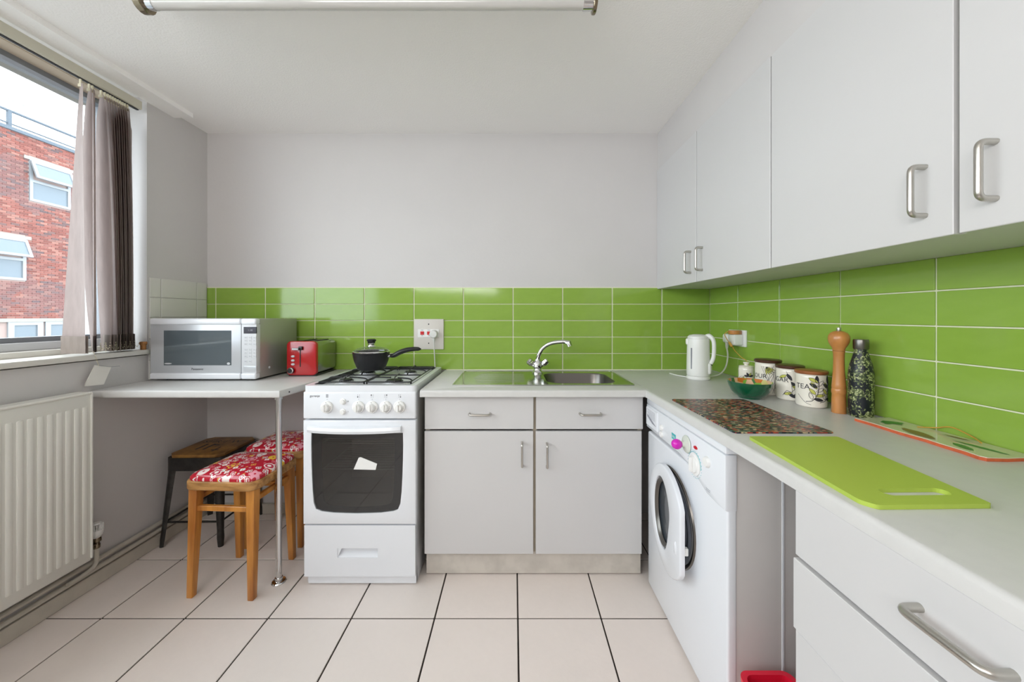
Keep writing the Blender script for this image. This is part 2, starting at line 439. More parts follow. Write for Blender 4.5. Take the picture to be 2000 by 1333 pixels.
# ---------------------------------------------------------------- room shell
YB = 2.20; XL = -1.88; XR = 1.2075; ZC = 2.33; YR = -1.7; XO = -2.22
WY0, WY1 = -1.35, 1.838      # window opening along the left wall
SILL = 1.038
fl = struct('floor', B().box(XO, XR+.15, YR-.1, YB+.1, -.12, -.004), 'grout')
px, py = .333, .3455
x0g = .0174; y0g = 1.433; g = .0062
tmesh = {}
ny = 0
for i in range(-6, 4):
    for j in range(-10, 4):
        a0, a1 = x0g+i*px+g/2, x0g+(i+1)*px-g/2
        b0, b1 = y0g+(j-1)*py+g/2, y0g+j*py-g/2
        a0, a1, b0, b1 = max(a0, XL), min(a1, XR), max(b0, YR), min(b1, YB)
        if a1-a0 < .02 or b1-b0 < .02: continue
        key = (round(a1-a0, 3), round(b1-b0, 3))
        if key not in tmesh:
            w, h = a1-a0, b1-b0
            o = obj('tile', B().box(-w/2, w/2, -h/2, h/2, -.006, 0, .0012, 1), 'floor_tile', fl, local=True)
            tmesh[key] = o.data
        else:
            o = bpy.data.objects.new('tile', tmesh[key]); C.objects.link(o); o.parent = fl
        o.location = ((a0+a1)/2, (b0+b1)/2, random.uniform(-.0006, 0))
ceil = struct('ceiling', B().box(XO, XR+.15, YR-.1, YB+.1, ZC, ZC+.15), 'ceiling')
wb = struct('wall_back', B().box(XO, XR+.15, YB, YB+.12, -.12, ZC+.15), 'wall')
wr = struct('wall_right', B().box(XR, XR+.12, YR, YB, -.12, ZC+.15), 'wall')
struct('wall_rear', B().box(XO, XR+.12, YR-.1, YR, -.12, ZC+.15), 'wall')
wl = struct('wall_left', B().box(XO+.02, XL, WY1, YB, -.02, ZC).box(XO+.02, XL, YR, WY0, -.02, ZC).box(XO+.02, XL, WY0, WY1, -.02, SILL-.03), 'wall')
# dropped board along the window side of the ceiling
struct('trim_1', B().box(XL, -1.775, YR, 1.985, 2.306, ZC), 'ceiling')
# bulkhead over the wall cupboards
struct('wall_bulkhead', B().box(.887, XR, YR, YB, 2.103, ZC), 'wall')
# green tiles
TP = .3033; RZ = [.8784+.1006*k for k in range(6)]; gt = .0042
def slab(name, par, m, key, dims, loc):
    if key not in tmesh:
        w, d, h = dims
        o = obj(name, B().box(-w/2, w/2, -d/2, d/2, -h/2, h/2, .0014, 1), m, par, local=True); tmesh[key] = o.data
    else:
        o = bpy.data.objects.new(name, tmesh[key]); C.objects.link(o); o.parent = par
    o.location = loc
obj('grout', B().box(XL+.001, XR-.001, YB-.004, YB, RZ[0], RZ[5]+.003), 'wgrout', wb)
obj('grout', B().box(XR-.004, XR, -.4, YB-.004, RZ[0], RZ[5]), 'wgrout', wr)
xs = sorted([XL+.001] + [-.003+TP*k for k in range(-6, 4)] + [XR-.004])
for a, b in zip(xs, xs[1:]):
    for z0, z1 in zip(RZ, RZ[1:]):
        w = b-a-gt*1.6
        if w < .02: continue
        slab('tile', wb, 'green_tile', ('b', round(w, 3)), (w, .007, z1-z0-gt), ((a+b)/2, YB-.0048, (z0+z1)/2))
ys = [YB-.009] + [XR*F/(441.5)-.2985*k for k in range(0, 8)]
for a, b in zip(ys, ys[1:]):
    for z0, z1 in zip(RZ, RZ[1:]):
        w = a-b-gt*1.2
        slab('tile', wr, 'green_tile', ('r', round(w, 3)), (.007, w, z1-z0-gt), (XR-.0048, (a+b)/2, (z0+z1)/2))
# pale tiles on the short left wall
zs = [.8784, .98, 1.09, 1.2, 1.305, 1.408]; yw = [1.845, 1.905, 2.12, YB-.01]
obj('grout', B().box(XL, XL+.003, 1.845, YB-.01, .88, 1.409), 'wall', wl)
for z0, z1 in zip(zs, zs[1:]):
    for a, b in zip(yw, yw[1:]):
        slab('tile', wl, 'white_tile', ('w', round(b-a, 3), round(z1-z0, 3)), (.006, b-a-.003, z1-z0-.003), (XL+.004, (a+b)/2, (z0+z1)/2))
# skirting and pipes
struct('baseboard_left', B().box(XL, XL+.018, YR, YB, 0, .062, .003, 1), 'skirt')
struct('baseboard_back', B().box(XL+.018, -.95, YB-.016, YB, 0, .062, .003, 1), 'skirt')
for z, w in ((.083, 'lower'), (.118, 'upper')):
    b = B().tube([(XL+.018, YR+.05, z), (XL+.018, YB-.02, z)], .0105, 10)
    p = obj('heating_pipe', b, 'skirt', label='painted %s heating pipe running along the wall above the skirting board' % w, category='pipe')
# window
w1 = struct('window_1', B().box(-2.12, -2.06, WY0, WY1, 1.085, 1.118).box(-2.12, -2.06, WY0, WY1, 2.262, 2.295).box(-2.12, -2.06, WY1-.035, WY1, 1.118, 2.262)
            .box(-2.12, -2.06, WY0, WY0+.04, 1.118, 2.262), 'dark_frame')
obj('window_head', B().box(-2.06, -1.985, WY0, WY1, 2.285, 2.33), 'tan', w1)
obj('bottom_rail', B().box(-2.115, -2.045, WY0, WY1, 1.062, 1.097, .003, 1), 'plastic_grey', w1)
obj('window_board', B().box(-2.10, -2.0, WY0, WY1, SILL, 1.062, .002, 1), 'trim', w1)
obj('sill', B().box(-2.12, XL+.022, WY0, WY1+.03, SILL-.024, SILL, .004, 2), 'trim', w1)
obj('pane', B().box(-2.094, -2.089, WY0, WY1-.03, 1.1, 2.27), 'glass', w1)
obj('jamb', B().box(-2.06, -2.03, WY1-.04, WY1, SILL+.02, 2.29), 'trim', w1)
obj('outer_wall', B().box(XO, -2.12, WY0, WY1, .9, 1.09).box(XO, -2.12, WY0, WY1, 2.29, 2.45), 'conc', w1)

# ---------------------------------------------------------------- outside: brick block over the road
bx = -18.0
bl = thing('brick_building', 'red brick block of flats with white casement windows seen through the window', 'building', (bx, 15, -6))
def yb(u): return -bx*F/(1003-u)
def zb(u, v): return H+(617-v)/(1003-u)*(-bx)
wins = [(yb(57), yb(137), 5.50, 7.02), (yb(-32), yb(50), 2.50, 4.02), (10.2, 11.6, 5.50, 7.02), (16.7, 17.9, 2.5, 4.02)]
gw = (yb(14), yb(98))
gf0 = .98
mo = B(); x1 = bx-.015
ybs, ztop = (4.0, 30.0), 7.86
mo.box(bx-.4, x1, ybs[0], ybs[1], -6, ztop)
obj('wall', mo, 'mortar', bl)
verts, faces = [], []
z = gf0+.13; row = 0
while z < ztop-.03:
    y = 8.0+(row % 2)*.1125
    while y < 22:
        y0, y1, z1 = y+.006, y+.219, z+.062
        y += .225
        for a, b, c, d in wins:
            if z1 > c-.02 and z < d+.12 and y1 > a-.01 and y0 < b+.01:
                if y0 < a-.02: y1 = a-.01
                elif y1 > b+.02: y0 = b+.01
                else: y1 = y0
        if y1-y0 < .02: continue
        k = len(verts); xf = bx+random.uniform(-.003, .004)
        verts += [(x1, y0, z), (x1, y1, z), (x1, y1, z1), (x1, y0, z1), (xf, y0, z), (xf, y1, z), (xf, y1, z1), (xf, y0, z1)]
        faces += [(k+4, k+5, k+6, k+7), (k, k+1, k+5, k+4), (k+1, k+2, k+6, k+5), (k+2, k+3, k+7, k+6), (k+3, k, k+4, k+7)]
    z += .075; row += 1
me = bpy.data.meshes.new('bricks'); me.from_pydata(verts, [], faces); me.materials.append(M['brick'])
bo = bpy.data.objects.new('bricks', me); C.objects.link(bo); bo.parent = bl; bo.matrix_parent_inverse = Matrix.Translation((bx, 15, -6)).inverted(); bo['kind'] = 'stuff'
obj('coping', B().box(bx-.45, bx+.06, ybs[0], ybs[1], ztop, ztop+.12), 'slate', bl)
obj('band', B().box(bx-.1, bx+.06, ybs[0], ybs[1], gf0, gf0+.13), 'conc', bl)
for i, (a, b, c, d) in enumerate(wins):
    mid = c+(d-c)*.5
    f = obj('window', B().box(x1, bx+.03, a+.09, b-.09, c, c+.09).box(x1, bx+.03, a+.09, b-.09, mid-.05, mid+.05).box(x1, bx+.03, a+.09, b-.09, d-.09, d).box(x1, bx+.03, a, a+.09, c, d).box(x1, bx+.03, b-.09, b, c, d), 'uvpc', bl)
    obj('pane', B().box(x1, bx-.005, a+.09, b-.09, c+.09, mid-.05), 'glass_far', f)
    # top-hung light swung open
    t = math.radians(20); hh = d-.08-mid
    ca = B().box(bx, bx+.05, a+.09, b-.09, -hh, -hh+.09).box(bx, bx+.05, a+.09, b-.09, -.09, 0).box(bx, bx+.05, a, a+.09, -hh, 0).box(bx, bx+.05, b-.09, b, -hh, 0)
    mt = Matrix.Translation((bx+.03, 0, d-.04)) @ Matrix.Rotation(-t, 4, 'Y') @ Matrix.Translation((-bx, 0, 0))
    ca.bm.transform(mt); obj('open_light', ca, 'uvpc', f)
    gl = B().box(bx+.02, bx+.03, a+.09, b-.09, -hh+.09, -.09); gl.bm.transform(mt); obj('pane', gl, 'glass_far', f)
    obj('lintel', B().box(x1, bx+.02, a-.15, b+.15, d, d+.12), 'conc', f)
wy = yb(14)
for k in range(3):
    a, b = wy+k*1.02, wy+k*1.02+.95
    f = obj('window', B().box(x1, bx+.04, a+.16, b-.16, -.6, -.5).box(x1, bx+.04, a+.16, b-.16, gf0-.12, gf0-.002).box(x1, bx+.04, a, a+.16, -.6, gf0-.002).box(x1, bx+.04, b-.16, b, -.6, gf0-.002), 'uvpc', bl)
    obj('pane', B().box(x1, bx, a+.16, b-.16, -.5, gf0-.12), 'glass_far', f)
for z in (8.20, 8.66):
    obj('rail', B().tube([(bx-.3, ybs[0], z), (bx-.3, ybs[1], z)], .05 if z > 8.5 else .03, 6), 'slate', bl)
for yy in (8.8, 11.0, 13.0, 15.2, 17.4): obj('post', B().box(bx-.34, bx-.26, yy-.05, yy+.05, ztop+.1, 8.66), 'slate', bl)
struct('ground', B().box(-40, XO-.2, -25, 45, -6.3, -6.0), 'ground')
obj('aerial_cable', B().tube([(bx-.1, ybs[0], 8.98), (bx-.1, ybs[1], 8.98)], .012, 5), 'slate', bl)

# ---------------------------------------------------------------- vertical blind
vb = thing('vertical_blind', 'grey-brown fabric vertical blind drawn back to the right side of the window', 'blind', (-1.87, 1.0, 2.3))
hr = obj('headrail', B().box(-1.906, -1.868, WY0+.05, 1.805, 2.246, 2.288, .003, 1), 'rail', vb)
obj('rail_channel', B().box(-1.893, -1.882, WY0+.06, 1.80, 2.242, 2.2465), 'ink', hr)
VW = .105
def vane(ty, ta, my, ma, by, ba, w=VW, xt=-1.888, xm=-1.892, xb=-1.895, tz=2.22, bz=1.046):
    n = 26; b = B(); R = []
    rows = []
    for i in range(n+1):
        t = i/n; z = tz+(bz-tz)*t
        def q(a, m, c):
            L = [(1-t)*(1-2*t), 4*t*(1-t), t*(2*t-1)]; return a*L[0]+m*L[1]+c*L[2]
        y, an, x = q(ty, my, by), math.radians(q(ta, ma, ba)), q(xt, xm, xb)
        ww = w*(.35+.65*min(1, t*14)) if t < .06 else w
        d = Vector((math.cos(an), math.sin(an), 0)); nn = Vector((-d.y, d.x, 0))
        rows.append([b.bm.verts.new(Vector((x, y, z))+d*ww*(s-.5)+nn*.008*(1-(2*s-1)**2)) for s in [k/6 for k in range(7)]])
    for r0, r1 in zip(rows, rows[1:]):
        for k in range(6): b.bm.faces.new((r0[k], r0[k+1], r1[k+1], r1[k]))
    o = obj('slat', b, 'vane', vb)
    y, an, x = by, math.radians(ba), xb
    d = Vector((math.cos(an), math.sin(an), 0)); nn = Vector((-d.y, d.x, 0)); h = B()
    for sgn in (-1, 1):
        p = [Vector((x, y, bz))+d*(w/2+.001)*s+nn*(.005+.004*sgn+sgn*.001) for s in (-1, 1)]
        h.quad(p[0], p[1], p[1]+Vector((0, 0, .075)), p[0]+Vector((0, 0, .075)))
    obj('hem', h, 'vane_hem', o)
    obj('clip', B().box(xt-.004, xt+.004, ty-.002, ty+.002, tz-.004, 2.243).box(xt-.010, xt+.010, ty-.0012, ty+.0012, tz-.010, tz+.002), 'clip', o)
    return o
vane(1.562, -36, 1.553, -18, 1.542, 0)
vane(1.594, -32, 1.590, -22, 1.613, -39)
vane(1.606, -35, 1.613, -38, 1.619, -41)
vane(1.640, -29, 1.654, -13, 1.668, -25)
vane(1.655, -31, 1.684, -33, 1.692, -22)
for k in range(9):
    vane(1.667+.0105*k, -33, 1.697+.009*k, -35-(k % 2)*2, 1.706+.0085*k, -34-(k % 3)*2)
vane(1.738, 78, 1.742, 80, 1.742, 72, w=.080, xt=-1.90, xm=-1.905, xb=-1.905)
ch = B()
def bead_line(b, p0, p1, n, sag=.0, r=.0022):
    for i in range(n):
        t = i/(n-1); p = Vector(p0).lerp(Vector(p1), t); p.z -= sag*4*t*(1-t)
        bmesh.ops.create_icosphere(b.bm, subdivisions=1, radius=r, matrix=Matrix.Translation(p))
for k in range(8):
    bead_line(ch, (-1.856, 1.61+.021*k, 1.085), (-1.856, 1.629+.021*k, 1.085), 9, .028)
    bead_line(ch, (-1.858, 1.612+.021*k, 1.085), (-1.858, 1.612+.021*k, 1.05), 7)
bead_line(ch, (-1.845, 1.575, 1.05), (-1.852, 1.60, .988), 12, .0)
obj('bottom_chain', ch, 'clip', vb, kind='stuff')
dw = B(); p = [(-1.853, 1.545, .905), (-1.86, 1.59, .99), (-1.86, 1.655, .975), (-1.85, 1.615, .90)]
dw = thing('hanging_blind_weight', 'stiff white blind weight card dangling by its bead chain below the sill', 'blind weight', (-1.855, 1.6, .9))
cb = B(); q = [cb.bm.verts.new(Vector(x)) for x in p]; cb.bm.faces.new(q)
r_ = bmesh.ops.extrude_face_region(cb.bm, geom=list(cb.bm.faces)); 
for v in r_['geom']:
    if isinstance(v, bmesh.types.BMVert): v.co.x += .004
obj('card', cb, 'trim', dw)
obj('thread', B().tube(spline([(-1.848, 1.598, .988), (-1.846, 1.64, .976), (-1.846, 1.68, .974)], 4), .0008, 4), 'ink_grey', dw)
ck = thing('cork', 'wine bottle cork standing on the window sill beside the blind', 'cork', (-1.885, 1.822, SILL))
obj('stopper', B().lathe([(0, 0), (.011, 0), (.0115, .003), (.0112, .022), (.0145, .027), (.015, .036), (.013, .040), (0, .041)], (-1.875, 1.815, SILL), 18), 'cork', ck)

# ---------------------------------------------------------------- ceiling light
cl = thing('tube_light', 'unlit fluorescent tube light with curved metal end brackets on the ceiling', 'ceiling light', (-.48, 1.2, ZC))
obj('batten', B().box(-1.22, .24, 1.17, 1.235, 2.285, ZC, .004, 1), 'plastic_grey', cl)
obj('tube', B().tube([(-1.215, 1.2, 2.256), (.255, 1.2, 2.256)], .019, 20), 'tube_glass', cl)
for x, s in ((-1.235, 1), (.268, -1)):
    pr = []
    for i in range(9): t = math.radians(200-i*14); pr.append((1.2+.036*math.cos(t), 2.262+.036*math.sin(t)))
    arc = [(1.2-.032, ZC), (1.2-.034, 2.262)] + [(1.2+.034*math.cos(math.radians(a)), 2.26+.034*math.sin(math.radians(a))) for a in range(190, 351, 20)] + [(1.2+.034, 2.262), (1.2+.032, ZC)]
    obj('end_bracket', B().prism(arc, x-.012*(s > 0)-.003, x+.009, 'x', .002, 1), 'bracket', cl)
    obj('lamp_cap', B().tube([(x, 1.2, 2.256), (x+s*.035, 1.2, 2.256)], .021, 18), 'chrome', cl)

# ---------------------------------------------------------------- radiator
rx0, rx1, ry0, ry1, rz0, rz1 = -1.862, -1.80, .25, 1.531, .165, .882
ra = thing('radiator', 'white panel radiator with vertical flutes under the window', 'radiator', (-1.83, .9, rz0))
fp = B(); n = 0
pan = obj('panel', B().box(rx1-.012, rx1-.004, ry0, ry1, rz0, rz1, .003, 2), 'rad', ra)
y = ry1-.022
fl_b = B()
while y > ry0+.04:
    fl_b.box(rx1-.009, rx1-.0005, y-.0098, y+.0098, rz0+.042, rz1-.056, .0045, 2); y -= .0285
obj('flutes', fl_b, 'rad', ra)
obj('back_panel', B().box(rx0, rx0+.01, ry0+.01, ry1-.01, rz0+.01, rz1-.01), 'rad', ra)
obj('side_panel', B().box(rx0, rx1+.001, ry1-.003, ry1+.003, rz0+.01, rz1, .001, 1), 'rad', ra)
tg = B().box(rx0, rx1+.001, ry0, ry1, rz1-.006, rz1+.003, .002, 1)
obj('top_grille', tg, 'rad', ra)
vy, vx = 1.580, -1.838
tv = obj('thermostatic_valve', B().lathe([(.0, .0), (.012, 0), (.013, .006), (.019, .010), (.022, .018), (.0225, .034), (.018, .036), (.0, .036)], (vx, vy, .232), 20), 'plastic', ra)
fins = B()
for k in range(14):
    a = 2*PI*k/14; fins.box(-.0014, .0014, .010, .0215, .266, .29, 0); 
    vs = list(fins.bm.verts)[-8:]
    bmesh.ops.rotate(fins.bm, verts=vs, cent=(0, 0, 0), matrix=Matrix.Rotation(a, 3, 'Z'))
fins.bm.transform(Matrix.Translation((vx, vy, 0))); fins.lathe([(.0, .288), (.012, .288), (.017, .291), (.014, .297), (0, .299)], (vx, vy, 0), 16)
obj('valve_cap', fins, 'plastic', tv)
obj('valve_body', B().lathe([(0, .185), (.011, .185), (.012, .2), (.009, .21), (.015, .215), (.015, .228), (.011, .233), (0, .233)], (vx, vy, 0), 14).tube([(vx, vy, .205), (vx+.005, vy-.05, .205)], .008, 10), 'bracket', ra)
obj('valve_pipe', B().tube(fillet([(vx, vy, .19), (vx, vy, .11), (vx-.002, vy-.05, .098), (-1.842, vy-.1, .096)], .03, 5), .0085, 10), 'skirt', ra)

# ---------------------------------------------------------------- handles
def handle(name, p0, p1, out, parent, r=.0056, m='nickel'):
    p0, p1, out = Vector(p0), Vector(p1), Vector(out)
    d = (p1-p0).normalized()*.001
    b = B().tube(fillet([p0-out.normalized()*.0, p0+out, p1+out, p1], .014, 6), r, 12)
    return obj(name, b, m, parent)

# ---------------------------------------------------------------- breakfast shelf on the left
ZT, ZB_ = .878, .846
sh = thing('breakfast_shelf', 'white laminate worktop shelf in the left corner under the microwave', 'shelf', (-1.45, 1.9, ZT))
top = [(XL+.002, 1.587), (-1.037, 1.587), (-.962, YB-.01), (XL+.002, YB-.01)]
obj('shelf_top', B().prism(top, ZB_-.002, ZT, 'z', .008, 3), 'worktop', sh)
obj('bolt', B().lathe([(0, 0), (.004, 0), (.003, .002), (0, .002)], mtx=Matrix.Translation((-1.0265, 1.64, .861)) @ Matrix.Rotation(PI/2, 4, 'Y'), n=10), 'ink', sh)
lg = obj('leg', B().tube([(-1.066, 1.628, .003), (-1.066, 1.628, ZB_-.002)], .0125, 18), 'chrome', sh)
obj('foot_flange', B().lathe([(0, 0), (.030, 0), (.030, .003), (.027, .007), (.016, .010), (.016, .022), (0, .022)], (-1.066, 1.628, .0005), 24), 'chrome', lg)
obj('top_flange', B().lathe([(0, 0), (.017, 0), (.017, .012), (.0, .012)], (-1.066, 1.628, ZB_-.015), 24), 'chrome', lg)

# ---------------------------------------------------------------- microwave
mx0, mx1, my0, my1, mz0, mz1 = -1.845, -1.306, 1.82, 2.165, .887, 1.196
mw = thing('microwave', 'silver grey microwave oven standing on the left corner shelf', 'microwave', (-1.57, 2.0, ZT))
obj('casing', B().box(mx0+.004, mx1-.002, my0+.03, my1, mz0, mz1-.002, .004, 2), 'micro_side', mw)
fs = X_(471, my0)  # split between door and control panel
dr = obj('door', B().box(mx0, fs-.001, my0, my0+.03, mz0+.03, mz1-.03, .003, 2), 'silver_grey', mw)
obj('top_band', B().box(mx0, fs-.001, my0-.006, my0+.03, mz1-.032, mz1, .008, 3), 'enamel', dr)
obj('bottom_band', B().box(mx0, fs-.001, my0-.006, my0+.03, mz0, mz0+.032, .008, 3), 'enamel', dr)
def Xm(u): return X_(u, my0)
def Zm(v): return Z_(v, my0)
obj('door_window', B().box(Xm(320), Xm(452), my0-.0015, my0+.004, Zm(714), Zm(646), .001, 1), 'micro_glass', dr)
text('lettering', 'Panasonic', .0155, 'ink', dr, FRONT(Xm(386), my0-.0016, Zm(721.5)))
obj('window_badge', B().prism([(Xm(447)+.008*math.cos(a), Zm(710.5)+.006*math.sin(a)) for a in [i*PI/6 for i in range(12)]], my0-.003, my0-.0015, 'y').prism([(Xm(329)+.019*math.cos(a), Zm(710.5)+.0035*math.sin(a)) for a in [i*PI/6 for i in range(12)]], my0-.003, my0-.0015, 'y'), 'plastic_grey', dr)
cp = obj('control_panel', B().box(fs+.001, mx1, my0, my0+.03, mz0+.03, mz1-.03, .003, 2), 'plastic_grey', mw)
obj('top_band', B().box(fs+.001, mx1, my0-.006, my0+.03, mz1-.032, mz1, .008, 3), 'enamel', cp)
obj('bottom_band', B().box(fs+.001, mx1, my0-.006, my0+.03, mz0, mz0+.032, .008, 3), 'enamel', cp)
obj('display', B().box(Xm(476), Xm(501), my0-.0015, my0+.004, Zm(652), Zm(639), .001, 1), 'lcd', cp)
text('display_digits', '1:38', .014, 'ink_grey', cp, FRONT(Xm(489), my0-.0018, Zm(645.5)))
for v in (660, 666, 672.5, 684, 690, 696.5, 706.5):
    for u in (480, 488.5, 497):
        if v == 706.5 and u == 497: continue
        k = obj('button', B().box(Xm(u)-.0085, Xm(u)+.0085, my0-.0012, my0+.002, Zm(v)-.006, Zm(v)+.006, .0006, 1), 'plastic_grey', cp)
        obj('button_mark', B().box(Xm(u)-.005, Xm(u)+.005, my0-.0016, my0-.0010, Zm(v)-.0008, Zm(v)+.0012), 'ink_grey', k)
obj('door_release', B().box(Xm(476), Xm(501.5), my0-.003, my0+.004, Zm(726), Zm(715), .002, 2), 'silver_grey', cp)
ft = B()
for x in (mx0+.05, mx1-.05):
    for yy in (my0+.05, my1-.05): ft.lathe([(0, 0), (.012, 0), (.012, .011), (0, .011)], (x, yy, ZT), 12)
obj('feet', ft, 'black', mw)
obj('vent_button', B().lathe([(0, 0), (.007, .0), (.006, .002), (0, .0025)], mtx=Matrix.Translation((mx1-.002, my0+.10, .933)) @ Matrix.Rotation(PI/2, 4, 'Y'), n=14), 'enamel', mw)

# ---------------------------------------------------------------- toaster
ty0, ty1 = 1.955, 2.175
tx0, tx1 = X_(559.5, ty0), X_(617.5, ty0); tz0, tz1 = ZT+.006, Z_(667, ty0)
to = thing('toaster', 'red fronted steel toaster between the microwave and the cooker', 'toaster', ((tx0+tx1)/2, 2.06, ZT))
pr = rrect(tx0, tx1, tz0, tz1, .022, 5)
obj('body', B().prism(rrect(tx0+.003, tx1-.003, tz0+.004, tz1-.004, .022, 6), ty0+.02, ty1, 'y', .004, 2), 'toaster_steel', to)
tf = obj('front_panel', B().prism(rrect(tx0, tx1, tz0, tz1, .022, 6), ty0, ty0+.024, 'y', .005, 3), 'red_gloss', to)
obj('lever_slot', B().box(X_(585.5, ty0), X_(587.5, ty0), ty0-.0008, ty0+.004, Z_(717, ty0), Z_(680, ty0)), 'black', tf)
obj('lever', B().box(X_(585, ty0), X_(592, ty0), ty0-.012, ty0+.002, Z_(684, ty0), Z_(677, ty0), .002, 2).box(X_(575, ty0), X_(588, ty0), ty0-.022, ty0-.008, Z_(684, ty0), Z_(679.5, ty0), .004, 2), 'black', tf)
obj('lever_cap', B().box(X_(575, ty0), X_(587, ty0), ty0-.024, ty0-.018, Z_(683.5, ty0), Z_(680, ty0), .002, 2), 'plastic_grey', tf)
for v in (696.5, 704.5, 712):
    obj('button', B().lathe([(0, 0), (.010, 0), (.0095, .004), (.006, .006), (0, .006)], mtx=Matrix.Translation((X_(572.5, ty0), ty0, Z_(v, ty0))) @ Matrix.Rotation(PI/2, 4, 'X') @ Matrix.Scale(.65, 4, (0, 1, 0)), n=18), 'plastic_grey', tf)
kb = obj('browning_dial', B().lathe([(0, 0), (.016, 0), (.016, .010), (.0135, .014), (.0, .014)], (X_(569.5, ty0), ty0, Z_(724, ty0)), 24, 'y'), 'black', tf)
obj('dial_ring', B().lathe([(.0125, .013), (.0165, .010), (.0165, .013), (.0125, .016)], (X_(569.5, ty0), ty0, Z_(724, ty0)), 24, 'y'), 'chrome', kb)
obj('slot', B().box(tx0+.035, tx0+.06, ty0+.05, ty1-.02, tz1-.003, tz1+.0005), 'black', to)
obj('slot', B().box(tx1-.06, tx1-.035, ty0+.05, ty1-.02, tz1-.003, tz1+.0005), 'black', to)
obj('base', B().box(tx0+.006, tx1-.006, ty0+.01, ty1-.01, ZT+.0005, tz0+.006), 'black', to)

# ---------------------------------------------------------------- cooker
CY = 1.59; cx0, cx1 = -.934, -.434
def Xc(u): return X_(u, CY)
def Zc(v): return Z_(v, CY)
ck = thing('gas_cooker', 'white freestanding gas cooker with glass oven door', 'cooker', (-.684, 1.88, 0))
obj('body', B().box(cx0+.013, cx1-.013, CY+.042, 2.16, Zc(825), .869).box(cx0+.013, cx1-.013, 2.0, 2.16, .02, Zc(827)).box(cx0+.013, cx1-.013, CY+.042, 1.999, .05, Zc(1020)), 'enamel', ck)
obj('side_panels', B().box(cx0+.004, cx0+.012, CY+.03, 2.185, .01, .872).box(cx1-.012, cx1-.004, CY+.03, 2.185, .01, .872).box(cx0+.01, cx1-.01, CY+.035, 2.18, .01, .03), 'plastic_grey', ck) if False else None
pnl = obj('control_panel', B().box(cx0, cx1, CY, CY+.04, Zc(819), Zc(766), .006, 3), 'enamel', ck)
text('lettering', 'gorenje', .0145, 'ink', pnl, FRONT(Xc(615), CY-.0006, Zc(774)))
for (u, big) in ((639, 1), (700.5, 1), (727, 1), (753.5, 1), (780.5, 1)):
    kn = obj('knob', B().lathe([(0, 0), (.0265, 0), (.0265, .008), (.024, .011), (.0165, .012), (.0155, .027), (.013, .029), (0, .029)], (Xc(u), CY, Zc(795)), 28, 'y'), 'plastic', pnl)
    obj('pointer', B().box(Xc(u)-.004, Xc(u)+.004, CY-.034, CY-.026, Zc(795)-.015, Zc(795)+.015, .0015, 1), 'plastic', kn)
    mk = B().box(Xc(u)-.001, Xc(u)+.001, CY-.0118, CY-.0105, Zc(795)+.019, Zc(795)+.022)
    for k in range(5):
        a = math.radians(-75+k*20); mk.box(Xc(u)+.0205*math.cos(a)-.0009, Xc(u)+.0205*math.cos(a)+.0009, CY-.0122, CY-.0108, Zc(795)+.0205*math.sin(a)-.0009, Zc(795)+.0205*math.sin(a)+.0009)
    obj('dial_marks', mk, 'ink', kn)
sym = B()
for i, u in enumerate((700.5, 727, 753.5, 780.5)):
    for j in range(4):
        dx, dz = (-.004, .004)[j % 2], (-.004, .004)[j//2]
        full = j == (0, 2, 3, 1)[i]
        rr = .0027 if full else .0013
        sym.prism([(Xc(u)+dx+rr*math.cos(a), Zc(774)+dz+rr*math.sin(a)) for a in [k*PI/4 for k in range(8)]], CY-.0008, CY+.001, 'y')
for k in range(3): sym.box(Xc(639)-.005, Xc(639)+.005, CY-.0008, CY+.001, Zc(774)-.0055+k*.005, Zc(774)-.0035+k*.005)
for u in (639, 700.5, 727, 753.5, 780.5): sym.box(Xc(u)-.0007, Xc(u)+.0007, CY-.0008, CY+.001, Zc(781), Zc(780))
sym.tube([(Xc(679), CY-.0006, Zc(785)), (Xc(680), CY-.0006, Zc(783)), (Xc(681.3), CY-.0006, Zc(785)), (Xc(679), CY-.0006, Zc(785))], .0006, 4)
sym.box(Xc(679.7), Xc(680.2), CY-.0008, CY, Zc(805.5), Zc(803.5))
obj('panel_symbols', sym, 'ink', pnl)
for v in (784.5, 804.5):
    obj('push_button', B().lathe([(0, 0), (.0135, 0), (.0135, .005), (.0095, .0065), (.009, .012), (0, .013)], (Xc(670), CY, Zc(v)), 22, 'y'), 'plastic', pnl)
# oven door with window
dz0, dz1 = Zc(1025), Zc(822)
hole = [(Xc(608), Zc(845)), (Xc(607.5), Zc(870)), (Xc(608), Zc(900)), (Xc(609), Zc(930)), (Xc(610.5), Zc(960)), (Xc(612.5), Zc(983)), (Xc(617), Zc(995)), (Xc(627), Zc(999.5)), (Xc(650), Zc(1002.5)), (Xc(675), Zc(1003.5)), (Xc(697), Zc(1004)),
        (Xc(720), Zc(1003.5)), (Xc(745), Zc(1002.5)), (Xc(768), Zc(999.5)), (Xc(777), Zc(996)), (Xc(782), Zc(984)), (Xc(784.5), Zc(960)), (Xc(786), Zc(930)), (Xc(787), Zc(900)), (Xc(787.5), Zc(870)), (Xc(787), Zc(846)), (Xc(740), Zc(847)), (Xc(697), Zc(847)), (Xc(650), Zc(846.5))]
def to_border(p, x0, x1, z0, z1):
    cx, cz = (x0+x1)/2, (z0+z1)/2; dx, dz = p[0]-cx, p[1]-cz
    t = min(((x1-x0)/2)/abs(dx) if dx else 9e9, ((z1-z0)/2)/abs(dz) if dz else 9e9); return (cx+dx*t, cz+dz*t)
outer = [to_border(p, cx0, cx1, dz0, dz1) for p in hole]
def snap(pts, x0, x1, z0, z1):
    pts = list(pts)
    for cxn in ((x0, z0), (x1, z0), (x1, z1), (x0, z1)):
        k = min(range(len(pts)), key=lambda i: (pts[i][0]-cxn[0])**2+(pts[i][1]-cxn[1])**2); pts[k] = cxn
    return pts
